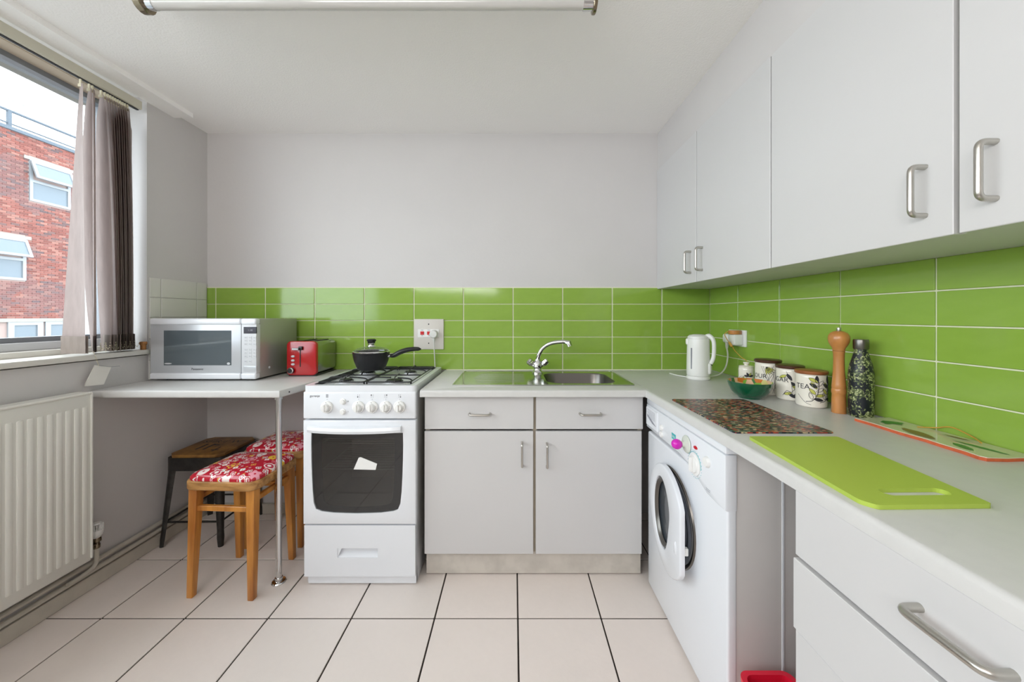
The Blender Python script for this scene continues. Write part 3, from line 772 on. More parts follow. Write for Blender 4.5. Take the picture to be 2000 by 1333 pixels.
outer = snap(outer, cx0, cx1, dz0, dz1)
odb = B().holed(outer, hole, CY, CY+.03, 'y')
bmesh.ops.bevel(odb.bm, geom=[e for e in odb.bm.edges if all(abs(v.co.y-CY) < 1e-5 and (abs(v.co.x-cx0) < 1e-5 or abs(v.co.x-cx1) < 1e-5 or abs(v.co.z-dz0) < 1e-5 or abs(v.co.z-dz1) < 1e-5) for v in e.verts) and len(e.link_faces) == 2 and abs(e.calc_face_angle(0)-PI/2) < .1], offset=.005, segments=2, affect='EDGES', profile=.5)
od = obj('oven_door', odb, 'enamel', ck)
obj('door_window', B().prism(hole, CY+.004, CY+.008, 'y'), 'oven_glass', od)
hin = [(Xc(700)+(x-Xc(700))*.80, Zc(927)+(z-Zc(927))*.85) for x, z in hole]
obj('glass_border', B().holed(hole, hin, CY+.009, CY+.010, 'y'), 'navy', od)
hb = []
for i in range(13):
    t = i/12; hb.append((Xc(603)+(Xc(784)-Xc(603))*t, CY-.012-.022*math.sin(PI*t)**.6, Zc(838)-.002*math.sin(PI*t)))
hd = B()
rows = []
for (x, y, z) in hb:
    rows.append([hd.bm.verts.new((x, CY, z+.014)), hd.bm.verts.new((x, y, z+.012)), hd.bm.verts.new((x, y-.004, z)), hd.bm.verts.new((x, y, z-.012)), hd.bm.verts.new((x, y+.008, z-.014)), hd.bm.verts.new((x, CY, z+.004))])
for a, b in zip(rows, rows[1:]):
    for k in range(6): hd.bm.faces.new((a[k], a[(k+1) % 6], b[(k+1) % 6], b[k]))
hd.bm.faces.new(rows[0]); hd.bm.faces.new(rows[-1]); bmesh.ops.recalc_face_normals(hd.bm, faces=list(hd.bm.faces))
obj('door_handle', hd, 'enamel', od)
M['oven_in'] = mat('oven_enamel_inside', (160, 153, 142), .45)
ix0, ix1, iz0, iz1 = cx0+.04, cx1-.04, Zc(1010), Zc(838)
M['oven_in2'] = M['oven_in']
ob = B().box(ix0, ix1, 1.98, 1.985, iz0, iz1).box(ix0-.004, ix0, CY+.032, 1.98, iz0, iz1).box(ix1, ix1+.004, CY+.032, 1.98, iz0, iz1).box(ix0, ix1, CY+.032, 1.98, iz0-.004, iz0).box(ix0, ix1, CY+.032, 1.98, iz1, iz1+.004)
obj('oven_cavity', ob, 'oven_in', ck)
for z in (.62, .50):
    rk = B().tube([(ix0+.01, 1.66, z), (ix0+.01, 1.96, z)], .003, 6).tube([(ix1-.01, 1.66, z), (ix1-.01, 1.96, z)], .003, 6)
    for k in range(11): rk.tube([(ix0+.002, 1.66+k*.03, z), (ix1-.002, 1.66+k*.03, z)], .0028 if k == 0 else .0018, 5)
    obj('oven_rack', rk, 'nickel', ck)
nt = B().prism([(Xc(690), Zc(918)), (Xc(733), Zc(919)), (Xc(736), Zc(907)), (Xc(704), Zc(894)), (Xc(700), Zc(895))], CY+.0028, CY+.0038, 'y')
obj('door_pale_patch', nt, 'plastic', od)  # flat white patch just in front of the oven window glass
# storage drawer
dwz0, dwz1 = Zc(1131)+.006, Zc(1028)
ho = [(Xc(658), Zc(1091)), (Xc(737), Zc(1091)), (Xc(737), Zc(1073)), (Xc(658), Zc(1073))]
cd = obj('storage_drawer', B().holed([(cx0+.003, dwz0), (cx1-.003, dwz0), (cx1-.003, dwz1), (cx0+.003, dwz1)], ho, CY+.004, CY+.03, 'y'), 'enamel', ck)
rb = B(); a = ho
rb.quad((a[0][0], CY+.02, a[0][1]), (a[1][0], CY+.02, a[1][1]), (a[2][0], CY+.03, a[2][1]), (a[3][0], CY+.03, a[3][1]))
rb.box(a[0][0], a[1][0], CY+.0285, CY+.031, a[0][1], a[2][1]).prism([(a[0][0], a[0][1]), (a[0][0]+.018, a[2][1]), (a[0][0], a[2][1])], CY+.006, CY+.03, 'y')
rb.prism([(CY+.006, a[0][1]), (CY+.03, a[0][1]), (CY+.03, a[0][1]+.022)], a[0][0], a[1][0], 'x')
obj('grip_recess', rb, 'enamel', cd)
obj('plinth', B().box(cx0+.012, cx1-.004, CY+.022, CY+.04, .006, dwz0+.03), 'enamel', ck)
obj('side_panel', B().box(cx1-.012, cx1-.004, CY+.031, 2.17, .004, .869), 'plastic_grey', ck)
obj('side_panel', B().box(cx0+.004, cx0+.012, CY+.031, 2.17, .004, .869), 'plastic_grey', ck)
# hob
HZ = .886
rim_o = rrect(cx0, cx1, CY+.003, 2.176, .02, 5); rim_i = rrect(cx0+.028, cx1-.028, CY+.032, 2.155, .012, 5)
hob = obj('hob', B().holed(rim_o, rim_i, .870, .899).prism(rrect(cx0+.02, cx1-.02, CY+.02, 2.17, .02, 5), .872, HZ), 'enamel', ck)
obj('seal', B().holed(rim_i, rrect(cx0+.031, cx1-.031, CY+.035, 2.152, .010, 5), HZ, .8995), 'black', hob)
burn = [(-.80, 1.715, .034), (-.565, 1.70, .042), (-.80, 1.965, .042), (-.565, 1.965, .034)]
for bx_, by_, br in burn:
    rg = obj('burner', B().lathe([(br+.02, HZ-.001), (br+.014, HZ+.002), (br, HZ+.004), (br-.003, HZ+.014), (0, HZ+.014)], (bx_, by_, 0), 26), 'plastic_grey', ck)
    cr_ = B().lathe([(br-.010, .8995), (br-.006, .903), (br-.008, .907), (0, .908)], (bx_, by_, 0), 26)
    for k in range(24):
        a = 2*PI*k/24; cr_.tube([(bx_+math.cos(a)*(br-.003), by_+math.sin(a)*(br-.003), HZ+.012), (bx_+math.cos(a)*(br-.004), by_+math.sin(a)*(br-.004), .9015)], .0018, 4)
    obj('burner_cap', cr_, 'iron', rg)
for s in (0, 1):
    gx0, gx1 = ((cx0+.04, -.69), (-.678, cx1-.04))[s]; gy0, gy1 = CY+.055, 2.14; gz = .905
    gb = B().tube(fillet([(gx0, gy0, gz), (gx1, gy0, gz), (gx1, gy1, gz), (gx0, gy1, gz), (gx0, gy0+.002, gz)], .01, 3), .0029, 6)
    gb.tube([(gx0, 1.84, gz), (gx1, 1.84, gz)], .0035, 6)
    for (bx_, by_, br) in burn[s::2]:
        for (ex, ey) in ((gx0, by_+.02), (gx1, by_-.02), (bx_+.02, gy0 if by_ < 1.84 else 1.84), (bx_-.02, 1.84 if by_ < 1.84 else gy1)):
            d = Vector((bx_-ex, by_-ey, 0)); L = d.length; d.normalize()
            p = Vector((ex, ey, gz)); gb.tube(spline([p, p+d*.02+Vector((0, 0, .009)), p+d*(L-.018)+Vector((0, 0, .011))], 3), .0035, 6)
            
    for x in (gx0, gx1):
        for yy in (gy0+.01, gy1-.01): gb.tube([(x, yy, gz), (x, yy, HZ)], .004, 6)
    obj('pan_support', gb, 'iron', ck)

# ---------------------------------------------------------------- saucepan
sx, sy, sz = -.765, 1.93, .9195
sp = thing('saucepan', 'black saucepan with glass lid and long handle on the back burner', 'saucepan', (sx, sy, sz))
obj('pot', B().lathe([(0, 0), (.060, 0), (.067, .003), (.075, .018), (.087, .05), (.0925, .076), (.0945, .092), (.0955, .0935), (.094, .095), (.0915, .092), (.079, .05), (.066, .012), (0, .008)], (sx, sy, sz), 44), 'black', sp)
hn = spline([(sx+.103, sy, sz+.075), (sx+.122, sy, sz+.077), (sx+.15, sy-.002, sz+.092), (sx+.19, sy-.004, sz+.106), (sx+.235, sy-.006, sz+.112), (sx+.268, sy-.008, sz+.111)], 5)
nh = len(hn)
obj('handle', B().tube(hn, [(.0125+.004*math.sin(PI*min(1, i/nh*1.1)) if i < nh-2 else .009-(i-nh+2)*.004) for i in range(nh)], 12, flat=.8), 'black', sp)
obj('handle_ferrule', B().tube([(sx+.086, sy, sz+.074), (sx+.108, sy, sz+.0755)], .0095, 14), 'chrome', sp)
ld = obj('lid', B().lathe([(.0925, .098), (.088, .106), (.072, .115), (.045, .1215), (.02, .1245), (.0, .125)], (sx, sy, sz), 40), 'lid_glass', sp)
obj('lid_rim', B().lathe([(.089, .0955), (.0965, .0955), (.0965, .100), (.091, .1025), (.088, .1)], (sx, sy, sz), 44), 'chrome', ld)
obj('knob_base', B().lathe([(0, .1255), (.022, .1255), (.020, .131), (.015, .134), (.018, .139), (.018, .143), (0, .143)], (sx, sy, sz), 24), 'chrome', ld)
obj('lid_knob', B().lathe([(0, .143), (.019, .143), (.020, .152), (.024, .156), (.0245, .161), (.018, .165), (0, .166)], (sx, sy, sz), 24), 'black', ld)

# ---------------------------------------------------------------- back wall socket
q = YB-.0085
so = thing('wall_socket', 'cream double socket plate with red rocker switches above the cooker', 'socket', (X_(839, YB), YB-.01, 1.14))
sx0, sx1, sz0, sz1 = X_(810.5, YB), X_(867.5, YB), Z_(682.5, YB), Z_(623.5, YB)
obj('plate', B().box(sx0, sx1, q-.008, q, sz0, sz1, .003, 2), 'socket_plate', so)
ip = obj('insert', B().box(X_(817.5, YB), X_(859, YB), q-.011, q-.007, Z_(659, YB), Z_(643.5, YB), .001, 1), 'plastic', so)
for u in (826, 839): 
    obj('switch', B().box(X_(u-3.2, YB), X_(u+3.6, YB), q-.015, q-.010, Z_(654, YB), Z_(647.5, YB), .001, 1), 'red_switch', ip)
    obj('switch_lettering', B().box(X_(u-2.6, YB), X_(u+2.6, YB), q-.0114, q-.0108, Z_(645.6, YB), Z_(644.6, YB)).box(X_(u-1.2, YB), X_(u+1.2, YB), q-.0114, q-.0108, Z_(656.6, YB), Z_(655.6, YB)), 'ink_grey', ip)
for v in (633.5, 670.5): obj('screw', B().lathe([(0, 0), (.004, 0), (.003, .001), (0, .001)], (X_(838.5, YB), q-.008, Z_(v, YB)), 12, 'y'), 'ink', so)
pg = thing('plug', 'pale round mains plug with cable hanging behind the cooker', 'plug', (X_(850, YB), q-.02, Z_(652, YB)))
px_, pz_ = X_(849.5, YB), Z_(652.5, YB)
obj('plug_body', B().lathe([(0, 0), (.021, 0), (.025, .006), (.025, .022), (.02, .03), (0, .032)], (px_, q-.0115, pz_), 24, 'y', ), 'grey_cord', pg)
obj('strain_relief', B().tube([(px_, q-.027, pz_-.02), (px_+.001, q-.027, pz_-.036), (px_+.001, q-.027, pz_-.046)], [.009, .007, .004], 12), 'grey_cord', pg)
obj('cable', B().tube(spline([(px_+.001, q-.027, pz_-.044), (px_+.002, q-.02, pz_-.10), (px_+.004, q-.009, pz_-.19), (px_+.004, q-.005, pz_-.26)], 6), .0033, 8), 'grey_cord', pg)

# ---------------------------------------------------------------- sink base unit
DY = 1.6355
def Xd(u): return X_(u, DY)
def Zd(v): return Z_(v, DY)
bu = thing('base_cabinet', 'white sink base cabinet with two drawer fronts and two doors', 'cabinet', (.09, 1.9, 0))
bx0, bx1 = -.404, .590
cb = B().box(bx0, bx0+.018, DY+.019, 2.185, .12, .845).box(bx1-.018, bx1, DY+.019, 2.185, .12, .845).box(bx0+.018, bx1-.018, DY+.02, 2.185, .12, .138).box(bx0+.018, bx1-.018, 2.175, 2.185, .138, .845)
cb.box(.088, .106, DY+.019, DY+.09, .138, .845)
obj('carcass', cb, 'unit_in', bu)
obj('plinth', B().box(X_(833, 1.675), X_(1251, 1.675), 1.675, 1.69, .006, .119), 'plinth', bu)
def front(name, x0, x1, z0, z1, par): return obj(name, B().box(x0, x1, DY, DY+.018, z0, z1, .0015, 1), 'unit', par)
d = front('drawer', Xd(829.5), Xd(1042), Zd(839), Zd(777)+.004, bu); handle('handle', (Xd(917), DY, Zd(808)), (Xd(957), DY, Zd(808)), (0, -.03, 0), d, .005)
d = front('drawer', Xd(1047), Xd(1256), Zd(839), Zd(777)+.004, bu); handle('handle', (Xd(1132), DY, Zd(808)), (Xd(1173), DY, Zd(808)), (0, -.03, 0), d, .005)
d = front('door', Xd(829), Xd(1041.5), Zd(1083), Zd(843), bu); handle('handle', (Xd(1019.5), DY, Zd(864)), (Xd(1019.5), DY, Zd(909)), (0, -.03, 0), d, .005)
d = front('door', Xd(1046.5), Xd(1253.5), Zd(1083), Zd(843), bu); handle('handle', (Xd(1068), DY, Zd(866)), (Xd(1068), DY, Zd(911)), (0, -.03, 0), d, .005)

# worktops
wx0, wx1, wy0, wy1 = -.4165, .6035, 1.592, YB-.009
bowl = rrect(.165, .508, 1.735, 2.045, .07, 5)
outr = [to_border((p[0], p[1]), wx0, wx1, wy0, wy1) if False else p for p in bowl]
def ray_rect(p, c, x0, x1, y0, y1):
    dx, dy = p[0]-c[0], p[1]-c[1]; t = 9e9
    if dx > 1e-9: t = min(t, (x1-c[0])/dx)
    if dx < -1e-9: t = min(t, (x0-c[0])/dx)
    if dy > 1e-9: t = min(t, (y1-c[1])/dy)
    if dy < -1e-9: t = min(t, (y0-c[1])/dy)
    return (c[0]+dx*t, c[1]+dy*t)
cc = (.3365, 1.89)
hole_w = rrect(.155, .518, 1.725, 2.055, .06, 5)
outr = snap([ray_rect(p, cc, wx0, wx1, wy0, wy1) for p in hole_w], wx0, wx1, wy0, wy1)
wt = B().holed(outr, hole_w, .848, ZT)
es = [e for e in wt.bm.edges if all(abs(v.co.y-wy0) < 1e-4 and v.co.z > ZT-.001 for v in e.verts) and abs(e.verts[0].co.z-e.verts[1].co.z) < 1e-5]
bmesh.ops.bevel(wt.bm, geom=es, offset=.009, segments=3, affect='EDGES', profile=.5)
obj('worktop', wt, 'worktop', label='pale grey laminate worktop holding the stainless sink', category='worktop')
wr2 = B().prism([(.6055, YB-.009), (.6055, 1.5905), (.5855, 1.5905), (.5855, -.15), (XR-.009, -.15), (XR-.009, YB-.009)], .848, ZT)
es = [e for e in wr2.bm.edges if all(v.co.x < .586 and v.co.z > ZT-.001 for v in e.verts) and abs(e.verts[0].co.z-e.verts[1].co.z) < 1e-5]
bmesh.ops.bevel(wr2.bm, geom=es, offset=.010, segments=3, affect='EDGES', profile=.5)
obj('worktop', wr2, 'worktop', label='pale grey laminate worktop running along the right wall over the washing machine', category='worktop')
struct('trim_2', B().box(-.41, XR-.01, YB-.0135, YB-.0085, ZT, ZT+.004), 'wgrout')

# sink
sk = thing('sink', 'stainless steel inset sink with ridged drainer on the left', 'sink', (.14, 1.9, ZT))
sxa, sxb, sya, syb = -.288, .572, 1.697, 2.115
so_ = snap([ray_rect(p, cc, sxa, sxb, sya, syb) for p in bowl], sxa, sxb, sya, syb)
sb = B().holed(so_, bowl, ZT+.0005, ZT+.004)
obj('sink_top', sb, 'steel', sk)
obj('sink_rim', B().holed(rrect(sxa-.003, sxb+.003, sya-.003, syb+.003, .012), rrect(sxa+.004, sxb-.004, sya+.004, syb-.004, .008), ZT+.0003, ZT+.0055), 'steel', sk)
rg = B(); levels = [(0, ZT+.004), (.004, ZT-.003), (.010, ZT-.12), (.03, ZT-.148), (.07, ZT-.155)]
rr = []
for off, z in levels:
    rr.append([rg.bm.verts.new((x, y, z)) for x, y in rrect(.165+off, .508-off, 1.735+off, 2.045-off, max(.07-off*.3, .02), 5)])
for a, b in zip(rr, rr[1:]):
    n = len(a)
    for i in range(n): rg.bm.faces.new((a[i], a[(i+1) % n], b[(i+1) % n], b[i]))
rg.bm.faces.new(rr[-1]); bmesh.ops.recalc_face_normals(rg.bm, faces=list(rg.bm.faces))
obj('bowl', rg, 'steel_brush', sk)
rd = B()
for k in range(9):
    y = 1.76+k*.035; xx0 = -.215+abs(k-4)*.008
    rd.tube([(xx0, y, ZT+.0025), (xx0+.01, y, ZT+.0033), (.05, y+(4-k)*.004, ZT+.0033), (.06, y+(4-k)*.004, ZT+.0025)], .0017, 6)
obj('drainer_ridges', rd, 'steel', sk)
tp = thing('mixer_tap', 'chrome mixer tap with curved spout and two crystal style handles', 'tap', (.137, 2.04, ZT+.0045))
ax, ay, az = .137, 2.045, ZT+.0045
obj('tap_body', B().lathe([(0, 0), (.030, 0), (.030, .006), (.024, .012), (.021, .026), (.027, .040), (.026, .055), (.018, .068), (.0155, .078), (0, .080)], (ax, ay, az), 28), 'chrome', tp)
spt = spline([(ax+.002, ay, az+.070), (ax+.004, ay-.003, az+.095), (ax+.022, ay-.012, az+.135), (ax+.052, ay-.03, az+.163), (ax+.09, ay-.05, az+.178), (ax+.135, ay-.07, az+.184), (ax+.158, ay-.078, az+.181)], 5)
obj('spout', B().tube(spt, [.0142-.003*min(1, i/12) for i in range(len(spt))], 14), 'chrome', tp)
obj('nozzle', B().tube([(ax+.150, ay-.075, az+.182), (ax+.165, ay-.081, az+.180), (ax+.172, ay-.083, az+.160)], [.0125, .0165, .0145], 16), 'chrome', tp)
for s in (-1, 1):
    mt = Matrix.Translation((ax+s*.012, ay-.004, az+.036)) @ Matrix.Rotation(s*math.radians(48), 4, 'Y')
    k = obj('tap_handle', B().lathe([(0, 0), (.012, 0), (.011, .016), (.015, .022), (.020, .032), (.020, .052), (.015, .058), (0, .059)], mtx=mt, n=8), 'chrome', tp)

# ---------------------------------------------------------------- washing machine
WX = .603; ay0, ay1 = 1.012, 1.612
wm = thing('washing_machine', 'white front loading washing machine under the right worktop', 'washing machine', (.89, 1.31, 0))
obj('body', B().box(WX+.02, 1.18, ay0+.004, ay1-.002, .012, .832, .004, 2), 'machine_side', wm)
fz = .665
lowf = B().prism(rrect(ay0+.0015, ay1, .014, fz+.03, .012, 3), WX+.002, WX+.03, 'x', .006, 3)
obj('front_panel', lowf, 'enamel', wm)
fas = B().prism([(ay0, .815), (ay0, .656), (ay0+.04, .655), (ay0+.10, .659), (1.22, .70), (1.30, .712), (ay1, .712), (ay1, .815)], WX-.005, WX+.03, 'x', .005, 2)
fa = obj('control_fascia', fas, 'enamel', wm)
obj('top_lid', B().box(WX-.004, 1.18, ay0-.001, ay1, .8165, .840, .005, 2), 'enamel', wm)
def Pw(u, v, X=WX-.005): Y = X*F/(u-1003); return Y, Z_(v, Y)
dy0 = Pw(1285, 800)[0]
dt = obj('detergent_drawer', B().box(WX-.009, WX+.01, dy0, ay1-.006, .725, .806, .003, 1), 'enamel', fa)
obj('drawer_grip', B().prism([(dy0+.01+.0, .745), (dy0+.05, .758), (ay1-.02, .775), (ay1-.02, .765), (dy0+.05, .747)], WX-.0098, WX-.008, 'x'), 'ink_grey', dt)
ln = B()
for k in range(9): ln.box(WX-.0096, WX-.0088, dy0+.02, ay1-.015-.01*(k % 3), .797-k*.0042, .7978-k*.0042)
obj('drawer_print', ln, 'ink_grey', dt)
Yk, Zk = Pw(1357, 907)
pd = obj('programme_dial', B().lathe([(0, 0), (.036, 0), (.036, .003), (.028, .005), (.026, .009), (0, .010)], (WX-.005, Yk, Zk), 32, 'x'), 'plastic', fa)
obj('dial_grip', B().box(WX-.024, WX-.012, Yk-.008, Yk+.008, Zk-.025, Zk+.025, .005, 2), 'plastic', pd)
rgm = B()
for k in range(26):
    a = 2*PI*k/26; rgm.box(WX-.0062, WX-.0048, Yk+.044*math.cos(a)-.0007, Yk+.044*math.cos(a)+.0007, Zk+.044*math.sin(a)-.0007, Zk+.044*math.sin(a)+.0007)
rgm.tube([(WX-.0053, Yk+.0395*math.cos(a), Zk+.0395*math.sin(a)) for a in [math.radians(t) for t in range(20, 200, 12)]], .0009, 5)
obj('dial_print', rgm, 'teal', pd)
Yb_, Zb2 = Pw(1382, 903)
obj('start_button', B().lathe([(0, 0), (.017, 0), (.017, .003), (.014, .009), (0, .010)], (WX-.005, Yb_, Zb2), 26, 'x'), 'plastic', fa)
for v in (836, 849):
    Y, Z = Pw(1293, v); obj('button', B().lathe([(0, 0), (.012, 0), (.012, .003), (.010, .007), (0, .008)], (WX-.005, Y, Z), 22, 'x'), 'plastic', fa)
Y, Z = Pw(1359, 875); obj('door_light', B().lathe([(0, 0), (.008, 0), (.007, .003), (0, .0035)], mtx=Matrix.Translation((WX-.005, Y, Z)) @ Matrix.Rotation(-PI/2, 4, 'Y') @ Matrix.Scale(1.4, 4, (0, 1, 0)) @ Matrix.Scale(.7, 4, (1, 0, 0)), n=18), 'red_switch', fa)
Y, Z = Pw(1316, 853); obj('badge', B().box(WX-.0058, WX-.004, Y-.017, Y+.017, Z-.012, Z+.010), 'teal', fa)
text('badge_lettering', 'beko', .014, 'plastic', fa, RIGHTF(WX-.0064, Y, Z)) 
Y, Z = Pw(1383, 957); obj('model_print', B().box(WX-.0056, WX-.0045, Y-.012, Y+.012, Z, Z+.0012).box(WX-.0056, WX-.0045, Y-.010, Y+.012, Z-.005, Z-.004), 'ink_grey', fa)
# porthole
pc = (1.362, .455)
pr_ = obj('porthole_ring', B().lathe([(.140, -.05), (.160, -.02), (.175, .0), (.172, .006), (.162, .004), (.150, -.015), (.14, -.05)], (WX+.002, pc[0], pc[1]), 48, 'x'), 'steel_brush', wm)
M['rubber'] = mat('grey_rubber', (74, 78, 86), .35)
obj('door_seal', B().lathe([(.154, .004), (.164, .011), (.158, .018), (.138, .014), (.133, -.03), (.0, -.032)], (WX+.002, pc[0], pc[1]), 48, 'x'), 'rubber', pr_)
HINGE = Matrix.Translation((.592, 1.528, .455)) @ Matrix.Rotation(math.radians(-5), 4, 'Z')
def onhinge(b): b.bm.transform(HINGE); return b
out_d = []; hol = []
for k in range(48):
    a = 2*PI*k/48+PI/48; y = -.19+.19*math.cos(a); z = .19*math.sin(a)
    y = max(y, -.345); out_d.append((y, z))
    yy = -.150+.092*math.cos(a); zz = .132*math.sin(a)
    if math.cos(a) < -.2 and -.95 < math.sin(a) < .25: yy += .014*math.sin(PI*(.25-math.sin(a))/1.2)
    hol.append((yy, zz))
do = B().holed(out_d, hol, -.012, .004, 'x')
es = [e for e in do.bm.edges if all(abs(v.co.x+.012) < 1e-5 for v in e.verts) and len(e.link_faces) == 2 and abs(e.calc_face_angle(0)-PI/2) < .4]
bmesh.ops.bevel(do.bm, geom=es, offset=.006, segments=3, affect='EDGES', profile=.5)
dd = obj('door', onhinge(do), 'enamel', wm)
M['porthole_glass'] = mat('porthole_glass', (58, 64, 70), .06, spec=.9)
def ell(x, y, z, sc): return Matrix.Translation((x, y, z)) @ Matrix.Rotation(-PI/2, 4, 'Y') @ Matrix.Scale(sc, 4, (0, 1, 0))
obj('porthole_glass', onhinge(B().lathe([(.0, -.010), (.06, -.008), (.10, -.004), (.128, .003), (.134, .010)], mtx=ell(.006, -.150, 0, .76), n=40)), 'porthole_glass', dd)
obj('glass_ring', onhinge(B().lathe([(.112, .0), (.118, .008), (.124, .012), (.130, .006), (.131, -.004)], mtx=ell(.003, -.150, 0, .70), n=40)), 'steel_brush', dd)
obj('door_catch', onhinge(B().lathe([(0, 0), (.016, 0), (.012, .004), (0, .005)], mtx=ell(-.012, -.305, -.04, .6) @ Matrix.Scale(1.5, 4, (1, 0, 0)), n=20)), 'enamel', dd)
obj('latch', onhinge(B().box(.004, .018, -.34, -.325, -.045, -.02, .002, 1)), 'plastic', dd)
obj('side_ribs', B().box(.76, .765, ay0+.001, ay0+.006, .03, .80).box(.85, .855, ay0+.001, ay0+.006, .03, .80), 'enamel', wm)
kf = B()
for x in (.66, 1.12):
    for y in (ay0+.05, ay1-.05): kf.lathe([(0, 0), (.02, 0), (.02, .013), (0, .013)], (x, y, 0), 12)
obj('feet', kf, 'black', wm)
# suction hook
Yh, Zh = Pw(1342, 868)
sh_ = thing('suction_hook', 'bright magenta ball hook on a clear suction cup stuck to the washing machine', 'hook', (WX-.01, Yh, Zh))
obj('suction_cup', B().lathe([(0, .001), (.030, .001), (.028, .004), (.012, .010), (.009, .018), (0, .018)], (WX-.0065, Yh, Zh), 28, 'x'), 'clear', sh_)
obj('ball', B().lathe([(0, .016), (.008, .018), (.009, .022)]+[(.0175*math.sin(t), .036-.0175*math.cos(t)) for t in [math.radians(d) for d in range(30, 181, 15)]], (WX-.005, Yh, Zh), 26, 'x'), 'magenta', sh_)

# ---------------------------------------------------------------- near drawer unit
NX = .5858; ny1 = .745; ny0 = -.12
nu = thing('drawer_unit', 'white drawer base unit with bar handle nearest the camera on the right', 'drawer unit', (.9, .3, 0))
obj('carcass', B().box(NX+.02, 1.19, ny0, ny1, .12, .846), 'unit', nu)
obj('plinth', B().box(NX+.07, 1.19, ny0, ny1-.01, .004, .12), 'plinth', nu)
d = obj('drawer', B().box(NX, NX+.018, ny0, ny1, .7145, .8475, .001, 1), 'unit', nu)
handle('handle', (NX, .5165, .789), (NX, .4195, .789), (-.031, 0, 0), d, .0062)
for z0, z1 in ((.5635, .7085), (.338, .5595), (.122, .334)):
    dx = -.005 if z1 > .6 else 0
    d = obj('drawer', B().box(NX+dx, NX+dx+.018, ny0, ny1, z0, z1, .0015, 1), 'unit', nu)
    handle('handle', (NX+dx, .5165, (z0+z1)/2-.03), (NX+dx, .4195, (z0+z1)/2-.03), (-.031, 0, 0), d, .0062) if z1 < .6 and z1 < .5 else None
# red tub
rt = thing('red_tub', 'red plastic storage tub on the floor in the gap beside the washing machine', 'tub', (.69, .86, 0))
ra_ = rrect(.60, .742, .79, .965, .025, 5); rb_ = rrect(.606, .736, .796, .959, .022, 5)
tb = B(); L = []
for s, z in ((.84, .002), (.97, .245)):
    L.append([tb.bm.verts.new(((x-.671)*s+.671, (y-.8775)*s+.8775, z)) for x, y in rb_])
for i in range(len(rb_)):
    j = (i+1) % len(rb_); tb.bm.faces.new((L[0][i], L[0][j], L[1][j], L[1][i]))
tb.bm.faces.new(L[0]); bmesh.ops.recalc_face_normals(tb.bm, faces=list(tb.bm.faces))
obj('tub_wall', tb, 'red_plastic', rt)
obj('tub_rim', B().holed(ra_, rrect(.612, .730, .802, .953, .02, 5), .243, .254), 'red_plastic', rt)

# ---------------------------------------------------------------- wall cupboards
UX = .88; uz0, uz1 = 1.3735, 2.10
def cupboard(label, y0, y1, doors, handles, gap_l):
    t = thing('wall_cabinet', label, 'cabinet', (1.04, (y0+y1)/2, uz0), group=None)
    b = B().box(UX+.019, XR-.001, y0, y0+.016, uz0, uz1).box(UX+.019, XR-.001, y1-.016, y1, uz0, uz1).box(UX+.019, XR-.001, y0+.016, y1-.016, uz0, uz0+.016)
    b.box(UX+.019, XR-.001, y0+.016, y1-.016, uz1-.016, uz1).box(XR-.012, XR-.001, y0+.016, y1-.016, uz0, uz1)
    b.box(UX+.0195, UX+.06, doors[0][0]-.014, doors[0][0]+.010, uz0+.0165, uz1-.0165)
    obj('carcass', b, 'unit', t)
    obj('edging', B().box(UX+.0182, UX+.0189, y0, y0+.016, uz0+.001, uz1).box(UX+.0182, UX+.0189, doors[0][0]-.014, doors[0][0]+.010, uz0+.001, uz1).box(UX+.0182, UX+.0189, y1-.016, y1, uz0+.001, uz1), 'unit_in', t)
    for (a, c), hy in zip(doors, handles):
        d = obj('door', B().box(UX, UX+.018, a, c, uz0-.0005, uz1, .0015, 1), 'unit', t)
        handle('handle', (UX, hy, 1.528), (UX, hy, 1.424), (-.032, 0, 0), d, .0058)
    return t
cupboard('white double wall cupboard in the corner beside the back wall', 1.227, 2.199, [(1.7280, 2.198), (1.2295, 1.7220)], (1.778, 1.669), 0)
cupboard('white double wall cupboard nearest the camera with a beige gap between its doors', .20, 1.2245, [(.7175, 1.2235), (.20, .7085)], (.766, .654), 0)

# ---------------------------------------------------------------- things on the right worktop
def cyl_at(uL, uR, v, z=ZT):
    a, b = math.atan((uL-1003)/F), math.atan((uR-1003)/F); m, h = (a+b)/2, (b-a)/2
    df = (H-z)*F/(v-617)/math.cos(m); r = df*math.sin(h)/(1-math.sin(h)); d = df+r
    return d*math.sin(m), d*math.cos(m), r
def leaf_on(b, fill, r, phi, z, ang, L, w, outline=True, c=None, base=0):
    """leaf drawn on a cylinder radius r; phi centre, z height"""
    n = 8; pts = []
    for i in range(n+1):
        t = i/n; hw = w*math.sin(PI*t)**.8*(1-.25*t); pts.append((t*L, hw))
    loop = pts+[(x, -y) for x, y in reversed(pts[1:-1])]
    def W(x, y, rr):
        s = x*math.cos(ang)-y*math.sin(ang); h = x*math.sin(ang)+y*math.cos(ang)
        a = base+phi+s/r; return Vector((c[0]+rr*math.sin(a), c[1]-rr*math.cos(a), z+h))
    if fill is not None:
        for i in range(n):
            p0, p1 = pts[i], pts[i+1]
            fill.bm.faces.new([fill.bm.verts.new(W(x, y, r+.0006)) for x, y in ((p0[0], -p0[1]), (p1[0], -p1[1]), (p1[0], p1[1]), (p0[0], p0[1]))])
    if outline:
        b.tube([W(x, y, r+.0006) for x, y in loop]+[W(*loop[0], r+.0006)], .0007, 4)
def stroke_on(b, r, pts, c, base=0, w=.0007):
    P = []
    for phi, z in pts:
        a = base+phi; P.append(Vector((c[0]+(r+.0005)*math.sin(a), c[1]-(r+.0005)*math.cos(a), z)))
    b.tube(spline(P, 4), w, 4)
